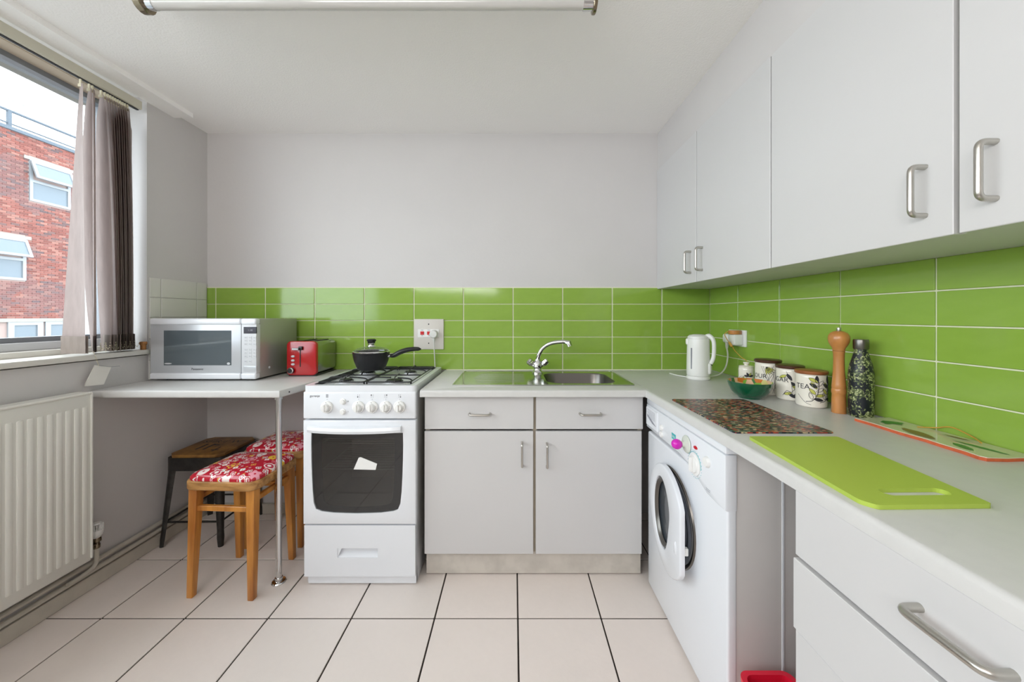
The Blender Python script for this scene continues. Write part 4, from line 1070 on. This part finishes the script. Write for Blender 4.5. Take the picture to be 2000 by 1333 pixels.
def wrap_text(name, s, size, r, phi, z, m, par, c, base=0):
    bm = text_bm(s, size)
    bmesh.ops.triangulate(bm, faces=bm.faces)
    for v in bm.verts:
        a = base+phi+v.co.x/r; v.co = Vector((c[0]+(r+.0007)*math.sin(a), c[1]-(r+.0007)*math.cos(a), z+v.co.y))
    b = B(); b.bm.free(); b.bm = bm
    return obj(name, b, m, par, smooth=False)
def jar(label, cx, cy, r, h, word, wphi, lidm, style, wz=.075):
    c = (cx, cy); base = -math.atan2(-cx, -cy)+PI if False else math.atan2(-cx, cy)
    t = thing('storage_jar', label, 'jar', (cx, cy, ZT), group='cream ceramic storage jars')
    body = obj('jar_body', B().lathe([(0, 0), (r-.006, 0), (r-.001, .004), (r, .012), (r, h-.012), (r-.001, h-.004), (r-.004, h), (0, h)], (cx, cy, ZT+.0003), 48), 'cream_glaze', t)
    if lidm:
        obj('lid', B().lathe([(0, h), (r+.001, h), (r+.003, h+.003), (r+.003, h+.010), (r, h+.012), (0, h+.013)], (cx, cy, ZT+.0003), 48), lidm, t)
    ink, yel = B(), B()
    z0 = ZT
    if style == 'tea':
        for bp in (.28, 1.15):
            stroke_on(ink, r, [(bp-.6, z0+.022), (bp-.2, z0+.028), (bp+.1, z0+.05), (bp+.2, z0+.085), (bp+.16, z0+.10)], c, base, .001)
            for k, (dp, dz, an, L, f) in enumerate([(.1, .05, 2.3, .028, 1), (.14, .06, .5, .028, 2), (.18, .07, 2.2, .03, 1), (.2, .08, .8, .028, 2), (.18, .09, 1.6, .028, 3), (.05, .045, .1, .032, 1), (-.02, .035, -.2, .03, 3), (-.1, .032, 1.9, .026, 2), (.2, .075, 2.6, .026, 3)]):
                leaf_on(ink, (yel if f == 1 else ink if f == 3 else None), r, bp+dp-.1, z0+dz, an, L, .0062, True, c, base)
        leaf_on(ink, yel, r, -.15, z0+.108, -.5, .032, .007, True, c, base)
        stroke_on(ink, r, [(-.9, z0+.045), (-.6, z0+.03), (-.3, z0+.017), (0, z0+.012)], c, base)
    elif style == 'sugar':
        for (dp, dz, an, L, f) in [(-.2, .10, 3.6, .03, 1), (-.2, .105, -1.0, .03, 3), (.1, .075, -.9, .036, 3), (.15, .06, -.5, .03, 1), (-.4, .025, .3, .026, 1), (-.1, .03, -.6, .03, 3), (.25, .02, .6, .03, 3), (.6, .08, -.8, .03, 1), (.7, .04, .6, .03, 3)]:
            leaf_on(ink, (yel if f == 1 else ink), r, dp, z0+dz, an, L, .0062, True, c, base)
        stroke_on(ink, r, [(-.25, z0+.115), (0, z0+.09), (.1, z0+.07), (.2, z0+.03)], c, base)
        stroke_on(ink, r, [(-.5, z0+.02), (-.2, z0+.04), (.1, z0+.035), (.4, z0+.05)], c, base)
    elif style == 'flour':
        for a_, b_, c_, d_ in ((-.5, .12, .1, .05), (-.35, .12, .45, .02), (.45, .125, -.15, .045), (.3, .12, .6, .03), (.7, .12, .25, .06), (-.2, .045, .5, .10), (.6, .10, .5, .01), (.35, .01, .75, .07)):
            stroke_on(ink, r, [(a_, z0+b_), ((a_+c_)/2, z0+(b_+d_)/2), (c_, z0+d_)], c, base, .0006)
        for k in range(5): leaf_on(ink, yel, r, -.12, z0+.118, -.4-k*.28, .034, .0035, True, c, base)
    else:
        for k in range(3):
            rr_ = .010+k*.006; stroke_on(ink, r, [(-.45+rr_/r*math.cos(t), z0+.03+rr_*math.sin(t)) for t in [math.radians(x) for x in range(-20, 200, 22)]], c, base)
        for an in (.3, 1.1, 2.0, 2.9): leaf_on(ink, (yel if an in (1.1,) else ink), r, .3, z0+.052, an, .02, .0045, True, c, base)
        leaf_on(ink, yel, r, -.5, z0+.035, 1.2, .018, .004, True, c, base)
        leaf_on(ink, yel, r, .5, z0+.02, .8, .02, .005, True, c, base)
        obj('lid', B().lathe([(0, h), (r-.001, h), (r-.001, h+.003), (r-.006, h+.006), (.01, h+.008), (.0085, h+.012), (.013, h+.016), (.013, h+.022), (0, h+.024)], (cx, cy, ZT+.0003), 36), 'cream_glaze', t)
    obj('leaf_outlines', ink, 'ink', body); obj('leaf_colour', yel, 'leaf_olive', body)
    if word: wrap_text('lettering', word, .026, r, wphi, ZT+wz, 'ink', body, c, base)
    return t
jx, jy, jr = cyl_at(1553, 1617, 798)
jar('cream jar marked TEA with leaf drawings and warm wooden lid', jx, jy, jr, .120, 'TEA', -.56, 'wood_lid', 'tea')
jx, jy, jr = cyl_at(1515, 1571, 784)
jar('cream sugar jar with leaf drawings and dark lid behind the tea jar', jx, jy, jr, .124, 'SUGAR', -.98, 'wood_lid_dark', 'sugar', .080)
jx, jy, jr = cyl_at(1474, 1526, 773)
jar('cream flour jar with crossing line drawings and dark lid behind the green bowl', jx, jy, jr, .134, 'FLOUR', -.92, 'wood_lid_dark', 'flour', .078)
jx, jy, jr = cyl_at(1442, 1474, 758)
jar('small cream jar with knobbed ceramic lid below the corner socket', jx, jy, jr, .093, None, 0, None, 'small')
# bowl
bwx, bwy, _ = cyl_at(1441, 1488, 781); br0 = .079
bo_ = thing('bowl', 'dark green glazed bowl with painted inside in front of the jars', 'bowl', (bwx, bwy, ZT))
obj('bowl_outside', B().lathe([(0, .002), (.034, .002), (.036, 0), (.039, .0), (.041, .004), (.053, .012), (.066, .027), (.0745, .046), (.0795, .064), (.0795, .066), (.078, .067)], (bwx, bwy, ZT+.0003), 56), 'green_glaze', bo_)
bi = N('bowl_inside_glaze', .1, .6)
vv = bi.voronoi(bi.map(bi.obj, (1, 1, 1)), 40, 1); se = bi.t.nodes.new('ShaderNodeSeparateColor'); bi.put(se.inputs[0], vv.outputs['Color'])
M['bowl_in'] = bi.done(bi.ramp(se.outputs[0], [(0, (120, 170, 60)), (.3, (214, 176, 140)), (.55, (190, 110, 40)), (.75, (60, 110, 50)), (.9, (200, 190, 120))], True))
obj('bowl_inside', B().lathe([(.078, .067), (.0765, .064), (.071, .046), (.062, .029), (.047, .015), (.03, .008), (0, .006)], (bwx, bwy, ZT+.0003), 56), 'bowl_in', bo_)
# kettle
kx, ky, kr_ = cyl_at(1340, 1388, 744)
ke = thing('kettle', 'white plastic jug kettle on its base in the corner', 'kettle', (kx, ky, ZT))
obj('power_base', B().lathe([(0, 0), (.066, 0), (.070, .004), (.070, .014), (.066, .018), (0, .018)], (kx, ky, ZT+.0003), 40, sx=1, sy=1), 'plastic', ke)
jb = obj('jug', B().lathe([(0, .019), (.066, .019), (.069, .024), (.070, .04), (.069, .10), (.067, .17), (.066, .205), (.064, .212), (.062, .213), (0, .214)], (kx, ky, ZT+.0003), 44), 'plastic', ke)
obj('lid', B().lathe([(0, .213), (.064, .213), (.063, .222), (.052, .230), (.03, .234), (0, .235)], (kx, ky, ZT+.0003), 40), 'plastic', ke)
kd = Vector((.72, -.69, 0)).normalized()
def kp(d, z): return Vector((kx, ky, ZT+z))+kd*d
obj('handle', B().tube(spline([kp(.045, .222), kp(.068, .226), kp(.09, .205), kp(.094, .16), kp(.088, .11), kp(.066, .078)], 6), .0125, 14), 'plastic', ke)
obj('handle_root', B().prism(rrect(-.022, .022, 0, .10, .016), .05, .082, 'x', .006, 2), 'plastic', ke) if False else None
hbm = B().box(.045, .080, -.022, .022, .03, .09, .012, 3); hbm.bm.transform(Matrix.Translation((kx, ky, ZT)) @ Matrix.Rotation(math.atan2(kd.y, kd.x), 4, 'Z'))
obj('switch_housing', hbm, 'plastic', ke)
hbm = B().lathe([(0, 0), (.010, 0), (.008, .003), (0, .004)], mtx=Matrix.Translation((kx, ky, ZT+.082)) @ Matrix.Rotation(math.atan2(kd.y, kd.x), 4, 'Z') @ Matrix.Translation((.080, 0, 0)) @ Matrix.Rotation(PI/2, 4, 'Y') @ Matrix.Scale(.6, 4, (1, 0, 0)), n=18)
obj('switch', hbm, 'ink', ke)
hbm = B().box(.066, .0705, -.005, .005, .055, .165, .002, 1); hbm.bm.transform(Matrix.Translation((kx, ky, ZT)) @ Matrix.Rotation(math.radians(-152), 4, 'Z'))
obj('water_gauge', hbm, 'ink_grey', ke)
hbm = B().box(.045, .074, -.016, .016, .178, .212, .008, 2); hbm.bm.transform(Matrix.Translation((kx, ky, ZT)) @ Matrix.Rotation(math.radians(-200), 4, 'Z'))
obj('spout', hbm, 'plastic', ke)
obj('base_cable', B().tube(spline([(kx-.06, ky+.03, ZT+.006), (kx-.09, ky+.10, ZT+.005), (kx-.10, ky+.2, ZT+.004)], 5), .003, 8), 'plastic', ke)
ke.scale = (.80, .80, 1)
# corner socket with plugs
s2 = thing('wall_socket', 'white double socket on the right wall tiles by the kettle', 'socket', (XR-.01, 1.905, 1.09))
obj('plate', B().box(XR-.017, XR-.0085, 1.838, 1.984, 1.048, 1.134, .002, 2), 'plastic', s2)
obj('screw', B().lathe([(0, 0), (.003, 0), (0, .001)], (XR-.017, 1.911, 1.12), 10, 'x'), 'ink_grey', s2)
obj('switch', B().box(XR-.020, XR-.016, 1.900, 1.922, 1.10, 1.116, .001, 1), 'plastic', s2)
k1 = thing('plug', 'white kettle plug with grey cable in the right wall socket', 'plug', (XR-.04, 1.955, 1.09))
obj('plug_body', B().box(XR-.058, XR-.0175, 1.930, 1.978, 1.062, 1.112, .012, 3), 'plastic', k1)
obj('strain_relief', B().tube([(XR-.045, 1.952, 1.066), (XR-.046, 1.951, 1.045), (XR-.047, 1.950, 1.03)], [.009, .008, .005], 12), 'grey_cord', k1)
obj('cable', B().tube(spline([(XR-.047, 1.95, 1.035), (XR-.045, 1.945, .99), (XR-.06, 1.94, .93), (XR-.10, 1.93, .893), (XR-.15, 1.92, ZT+.006), (kx+.068, ky+.01, ZT+.0065)], 6), .004, 10), 'grey_cord', k1)
k2 = thing('plug_adaptor', 'white plug-in adaptor with amber wooden top and thin amber cable', 'adaptor', (XR-.04, 1.88, 1.09))
obj('adaptor_body', B().box(XR-.062, XR-.0175, 1.856, 1.912, 1.056, 1.112, .006, 2), 'plastic', k2)
obj('amber_top', B().lathe([(0, 0), (.030, 0), (.031, .002), (.031, .018), (.029, .020), (0, .021)], (XR-.042, 1.888, 1.1125), 30), M['mill'], k2)
obj('cable', B().tube(spline([(XR-.070, 1.90, 1.128), (XR-.085, 1.905, 1.11), (XR-.075, 1.89, 1.075), (XR-.066, 1.875, 1.055), (XR-.06, 1.86, 1.03), (XR-.052, 1.82, 1.0), (XR-.05, 1.78, .985), (XR-.05, 1.755, .955), (XR-.03, 1.77, .90)], 6), .002, 6), 'brass_cord', k2)
obj('inline_connector', B().tube([(XR-.073, 1.886, 1.07), (XR-.066, 1.874, 1.048)], .006, 10), 'brass_cord', k2)
# placemat, chopping board
pm = obj('placemat', B().prism(rrect(.620, .905, 1.007, 1.412, .012, 4), ZT+.0003, ZT+.0038, 'z', .001, 1), 'mosaic', label='glossy multicoloured patterned worktop mat in front of the bowl', category='worktop mat')
bd = [(.631, .962), (.868, .960), (.824, .616), (.622, .612), (.608, .630)]
def round_poly(pts, r, n=4):
    o = []
    for i in range(len(pts)):
        a, b, c = Vector(pts[i-1]), Vector(pts[i]), Vector(pts[(i+1) % len(pts)])
        s, e = b+(a-b).normalized()*r, b+(c-b).normalized()*r
        for k in range(n+1):
            t = k/n; q_ = s*(1-t)**2+b*2*t*(1-t)+e*t*t; o.append((q_.x, q_.y))
    return o
outb = round_poly(bd, .007, 4)
ctr = (.737, .659)
slot = [(ctr[0]+(x-.737)*1.0, y+(x-.737)*.02) for x, y in rrect(.675, .799, .646, .672, .0129, 10)]
def ray_poly(p, c, poly):
    d = Vector((p[0]-c[0], p[1]-c[1])); best = None
    for i in range(len(poly)):
        a, b = Vector(poly[i-1]), Vector(poly[i]); e = b-a; den = d.x*e.y-d.y*e.x
        if abs(den) < 1e-12: continue
        w = a-Vector(c); t = (w.x*e.y-w.y*e.x)/den; u = (w.x*d.y-w.y*d.x)/den
        if t > 0 and -1e-6 <= u <= 1+1e-6 and (best is None or t < best): best = t
    return (c[0]+d.x*best, c[1]+d.y*best)
# angles spaced to catch both the slot and the outline corners
angs = sorted([math.atan2(y-ctr[1], x-ctr[0]) for x, y in slot+outb])
dirs = [(ctr[0]+math.cos(t), ctr[1]+math.sin(t)) for i, t in enumerate(angs) if i == 0 or t-angs[i-1] > 1e-4]
cbd = B().holed([ray_poly(d, ctr, outb) for d in dirs], [ray_poly(d, ctr, slot) for d in dirs], ZT+.0003, ZT+.0083)
obj('chopping_board', cbd, 'lime', label='lime green plastic chopping board with hand slot near the worktop edge', category='chopping board')
# pepper mill
mi = thing('pepper_mill', 'tall turned wooden pepper mill with steel knob beside the bottle', 'pepper mill', (1.11, 1.22, ZT))
mx_, my_, mr_ = cyl_at(1623, 1654, 809)
mc = (0, 0, 0)
MM = Matrix.Translation((mx_, my_, ZT+.0003)) @ Matrix.Diagonal((mr_/.0285, mr_/.0285, 1, 1))
obj('mill_body', B().lathe([(0, 0), (.028, 0), (.0285, .002), (.0275, .05), (.0262, .064), (.0275, .066), (.0285, .069), (.0285, .078), (.0275, .081), (.0265, .083), (.0275, .085), (.028, .09), (.0265, .098), (.0225, .14), (.021, .18), (.022, .204), (.0235, .208), (.0235, .211)], mtx=MM, n=40), 'mill', mi)
obj('mill_head', B().lathe([(.0235, .212), (.024, .214), (.0245, .220), (.031, .228), (.039, .240), (.0415, .252), (.040, .263), (.033, .272), (.02, .278), (.009, .280), (0, .280)], mtx=MM, n=40), 'mill', mi)
obj('mill_knob', B().lathe([(0, .279), (.0085, .279), (.0095, .282), (.0095, .289), (.0085, .291), (0, .291)], mtx=MM, n=20), 'nickel', mi)
# bottle
bt = thing('bottle', 'slim fern patterned metal drinks bottle beside the pepper mill', 'bottle', (1.13, 1.17, ZT))
bx_, by_, br_ = cyl_at(1655, 1709, 818)
BM = Matrix.Translation((bx_, by_, ZT+.0003)) @ Matrix.Diagonal((br_/.047, br_/.047, 1, 1))
obj('bottle_body', B().lathe([(0, 0), (.040, 0), (.044, .004), (.0465, .012), (.047, .03), (.047, .135), (.045, .155), (.039, .175), (.031, .195), (.026, .21), (.025, .222), (0, .222)], mtx=BM, n=44), 'fern', bt)
obj('bottle_cap', B().lathe([(0, .222), (.0275, .222), (.0285, .224), (.0285, .250), (.027, .2535), (0, .254)], mtx=BM, n=36), 'steel_brush', bt)
# ceramic board
cr = thing('ceramic_board', 'long handmade ceramic board painted with leaves and chipped terracotta edges', 'ceramic board', (1.13, .96, ZT))
edge = [(1.195, 1.13)]
edge = [(1.190, 1.135), (1.075, 1.13), (1.077, 1.07), (1.0735, 1.0), (1.079, .94), (1.075, .90), (1.076, .86), (1.070, .825), (1.076, .815), (1.12, .812), (1.195, .818)]
obj('clay_slab', B().prism(edge, ZT+.0003, ZT+.0075), 'terra', cr)
M['ceramic_top'] = mat('ceramic_board_glaze', (206, 202, 178), .12, coat=.4)
gz_ = obj('glazed_top', B().prism([(x+(.0025 if x < 1.1 else -.001), y) for x, y in edge], ZT+.0075, ZT+.0095), 'ceramic_top', cr)
LZ = [0]
def flat_leaf(b, x, y, ang, L, w):
    LZ[0] += .00012
    n = 8; P = []
    for i in range(n+1):
        t = i/n; P.append((t*L, w*math.sin(PI*t)**.8))
    loop = P+[(a, -b_) for a, b_ in reversed(P[1:-1])]
    b.bm.faces.new([b.bm.verts.new((x+a*math.cos(ang)-c_*math.sin(ang), y+a*math.sin(ang)+c_*math.cos(ang), ZT+.0098+LZ[0])) for a, c_ in loop])
gb_, bb_ = B(), B()
flat_leaf(gb_, 1.115, .91, -1.9, .06, .011); flat_leaf(gb_, 1.135, .925, -1.45, .10, .008); flat_leaf(gb_, 1.11, 1.085, -.2, .06, .016); flat_leaf(gb_, 1.105, 1.065, .5, .05, .011); flat_leaf(gb_, 1.13, 1.10, -1.3, .05, .012)
flat_leaf(bb_, 1.115, 1.03, -1.75, .10, .017); flat_leaf(bb_, 1.165, .97, -1.4, .05, .005)
obj('green_leaves', gb_, 'leaf_green', gz_, kind='stuff'); obj('brown_leaves', bb_, 'leaf_brown', gz_, kind='stuff')
obj('hanging_cord', B().tube(spline([(1.16, 1.03, ZT+.012), (1.190, 1.01, ZT+.016), (1.192, .975, ZT+.028), (1.19, .93, ZT+.018), (1.175, .90, ZT+.012)], 6), .0016, 6), 'brass_cord', cr)

# ---------------------------------------------------------------- stools
def wood_stool(loc, rz, label):
    t = thing('wooden_stool', label, 'stool', loc, rz, group='red cushioned wooden stools')
    w, d, zt = .163, .149, .488
    def R(x0, x1, y0, y1, r): return rrect(x0, x1, y0, y1, r, 6)
    fr = B().prism(R(-w, w, -d, d, .045), zt-.022, zt+.016, 'z', .006, 3)
    obj('seat_frame', fr, 'oak_edge', t, local=True)
    # domed cushion
    cu = B(); rings = []
    for s, z in ((.955, 0), (.965, .006), (.955, .013), (.90, .021), (.78, .029), (.6, .034), (.35, .037), (.12, .038)):
        rings.append([cu.bm.verts.new((x*s, y*s, zt+.016+z)) for x, y in R(-w, w, -d, d, .048)])
    for a, b in zip(rings, rings[1:]):
        n = len(a)
        for i in range(n): cu.bm.faces.new((a[i], a[(i+1) % n], b[(i+1) % n], b[i]))
    cu.bm.faces.new(rings[-1]); bmesh.ops.recalc_face_normals(cu.bm, faces=list(cu.bm.faces))
    obj('cushion', cu, 'floral', t, local=True)
    for sx_ in (-1, 1):
        for sy_ in (-1, 1):
            b = B(); tops, bots = [], []
            cxt, cyt, cxb, cyb = sx_*.128, sy_*.113, sx_*.136, sy_*.128
            for (q0, q1) in ((-1, -1), (1, -1), (1, 1), (-1, 1)):
                tops.append((cxt+q0*.019, cyt+q1*.019, zt-.02)); bots.append((cxb+q0*.0125, cyb+q1*.0125, .0))
            vs = [b.bm.verts.new(p) for p in bots+tops]
            for f in ((3, 2, 1, 0), (4, 5, 6, 7), (0, 1, 5, 4), (1, 2, 6, 5), (2, 3, 7, 6), (3, 0, 4, 7)): b.bm.faces.new([vs[i] for i in f])
            bmesh.ops.bevel(b.bm, geom=list(b.bm.edges), offset=.003, segments=2, affect='EDGES', profile=.5)
            obj('leg', b, 'oak', t, local=True)
    for sy_ in (-1, 1): obj('stretcher', B().box(-.121, .121, sy_*.117-.009, sy_*.117+.009, .368, .390, .002, 1), 'oak', t, local=True)
    for sx_ in (-1, 1): obj('stretcher', B().box(sx_*.130-.009, sx_*.130+.009, -.11, .11, .405, .427, .002, 1), 'oak', t, local=True)
    return t
st = wood_stool((-1.244, 1.664, 0), math.radians(-3), 'wooden stool with red floral oilcloth cushion standing in front beside the metal pole')
s2_ = dup(st, (-1.253, 2.0, 0), math.radians(2), 'wooden stool with red floral oilcloth cushion half hidden behind the cooker')
# metal stool
ms = thing('metal_stool', 'dark metal stool with stencilled brown timber seat under the corner shelf', 'stool', (-1.69, 2.03, 0), math.radians(1))
zs_ = .462; w = .141
sf = B().prism([(-w+.03, -w), (w-.03, -w), (w, -w+.03), (w, w-.03), (w-.03, w), (-w+.03, w), (-w, w-.03), (-w, -w+.03)], zs_-.004, zs_+.014, 'z', .003, 2)
seat = obj('seat', sf, 'rust_top', ms, local=True)
obj('apron', B().holed(rrect(-w-.004, w+.004, -w-.004, w+.004, .03), rrect(-w+.004, w-.004, -w+.004, w-.004, .025), zs_-.07, zs_-.002), 'tub', ms, local=True)
def flat_text(s, size, x, y, rz, nm):
    bm = text_bm(s, size); bm.transform(WM[ms.name] @ Matrix.Translation((x, y, zs_+.0147)) @ Matrix.Rotation(rz, 4, 'Z')); b = B(); b.bm.free(); b.bm = bm
    obj(nm, b, 'ink', seat, smooth=False)
flat_text('SHRIE W', .055, .0, .055, 0, 'stencil_lettering')
obj('stencil_mark', B().box(-.06, -.048, -.065, .02, zs_+.0141, zs_+.0149), 'ink', seat, local=True)
obj('stencil_mark', B().box(-.02, -.008, -.065, .02, zs_+.0141, zs_+.0149).box(-.008, .02, .0, .008, zs_+.0141, zs_+.0149), 'ink', seat, local=True)
obj('stencil_mark', B().box(.05, .058, -.09, -.03, zs_+.0141, zs_+.0149).box(.035, .075, -.075, -.068, zs_+.0141, zs_+.0149), 'ink', seat, local=True)
for sx_ in (-1, 1):
    for sy_ in (-1, 1):
        b = B(); rows = []
        for t, hw in ((0, .036), (.25, .030), (.55, .026), (.82, .020), (.9, .0215), (1, .017)):
            x, y, z = sx_*(.118+.036*t), sy_*(.118+.036*t), zs_-.02-(zs_-.02)*t
            L_ = []
            for a in range(7):
                an = math.radians(-100+a*33.3)+math.atan2(sy_, sx_); L_.append(b.bm.verts.new((x+hw*.75*math.cos(an)-sx_*.004, y+hw*.75*math.sin(an)-sy_*.004, z)))
            rows.append(L_)
        for r0, r1 in zip(rows, rows[1:]):
            for k in range(7): b.bm.faces.new((r0[k], r0[(k+1) % 7], r1[(k+1) % 7], r1[k]))
        b.bm.faces.new(rows[-1]); bmesh.ops.recalc_face_normals(b.bm, faces=list(b.bm.faces))
        obj('leg', b, 'tub', ms, local=True)
for sy_ in (-1, 1): obj('stretcher', B().tube([(-.14, sy_*.145, .125), (.14, sy_*.145, .125)], .005, 8), 'tub', ms, local=True)
for sx_ in (-1, 1): obj('stretcher', B().tube([(sx_*.145, -.14, .125), (sx_*.145, .14, .125)], .005, 8), 'tub', ms, local=True)
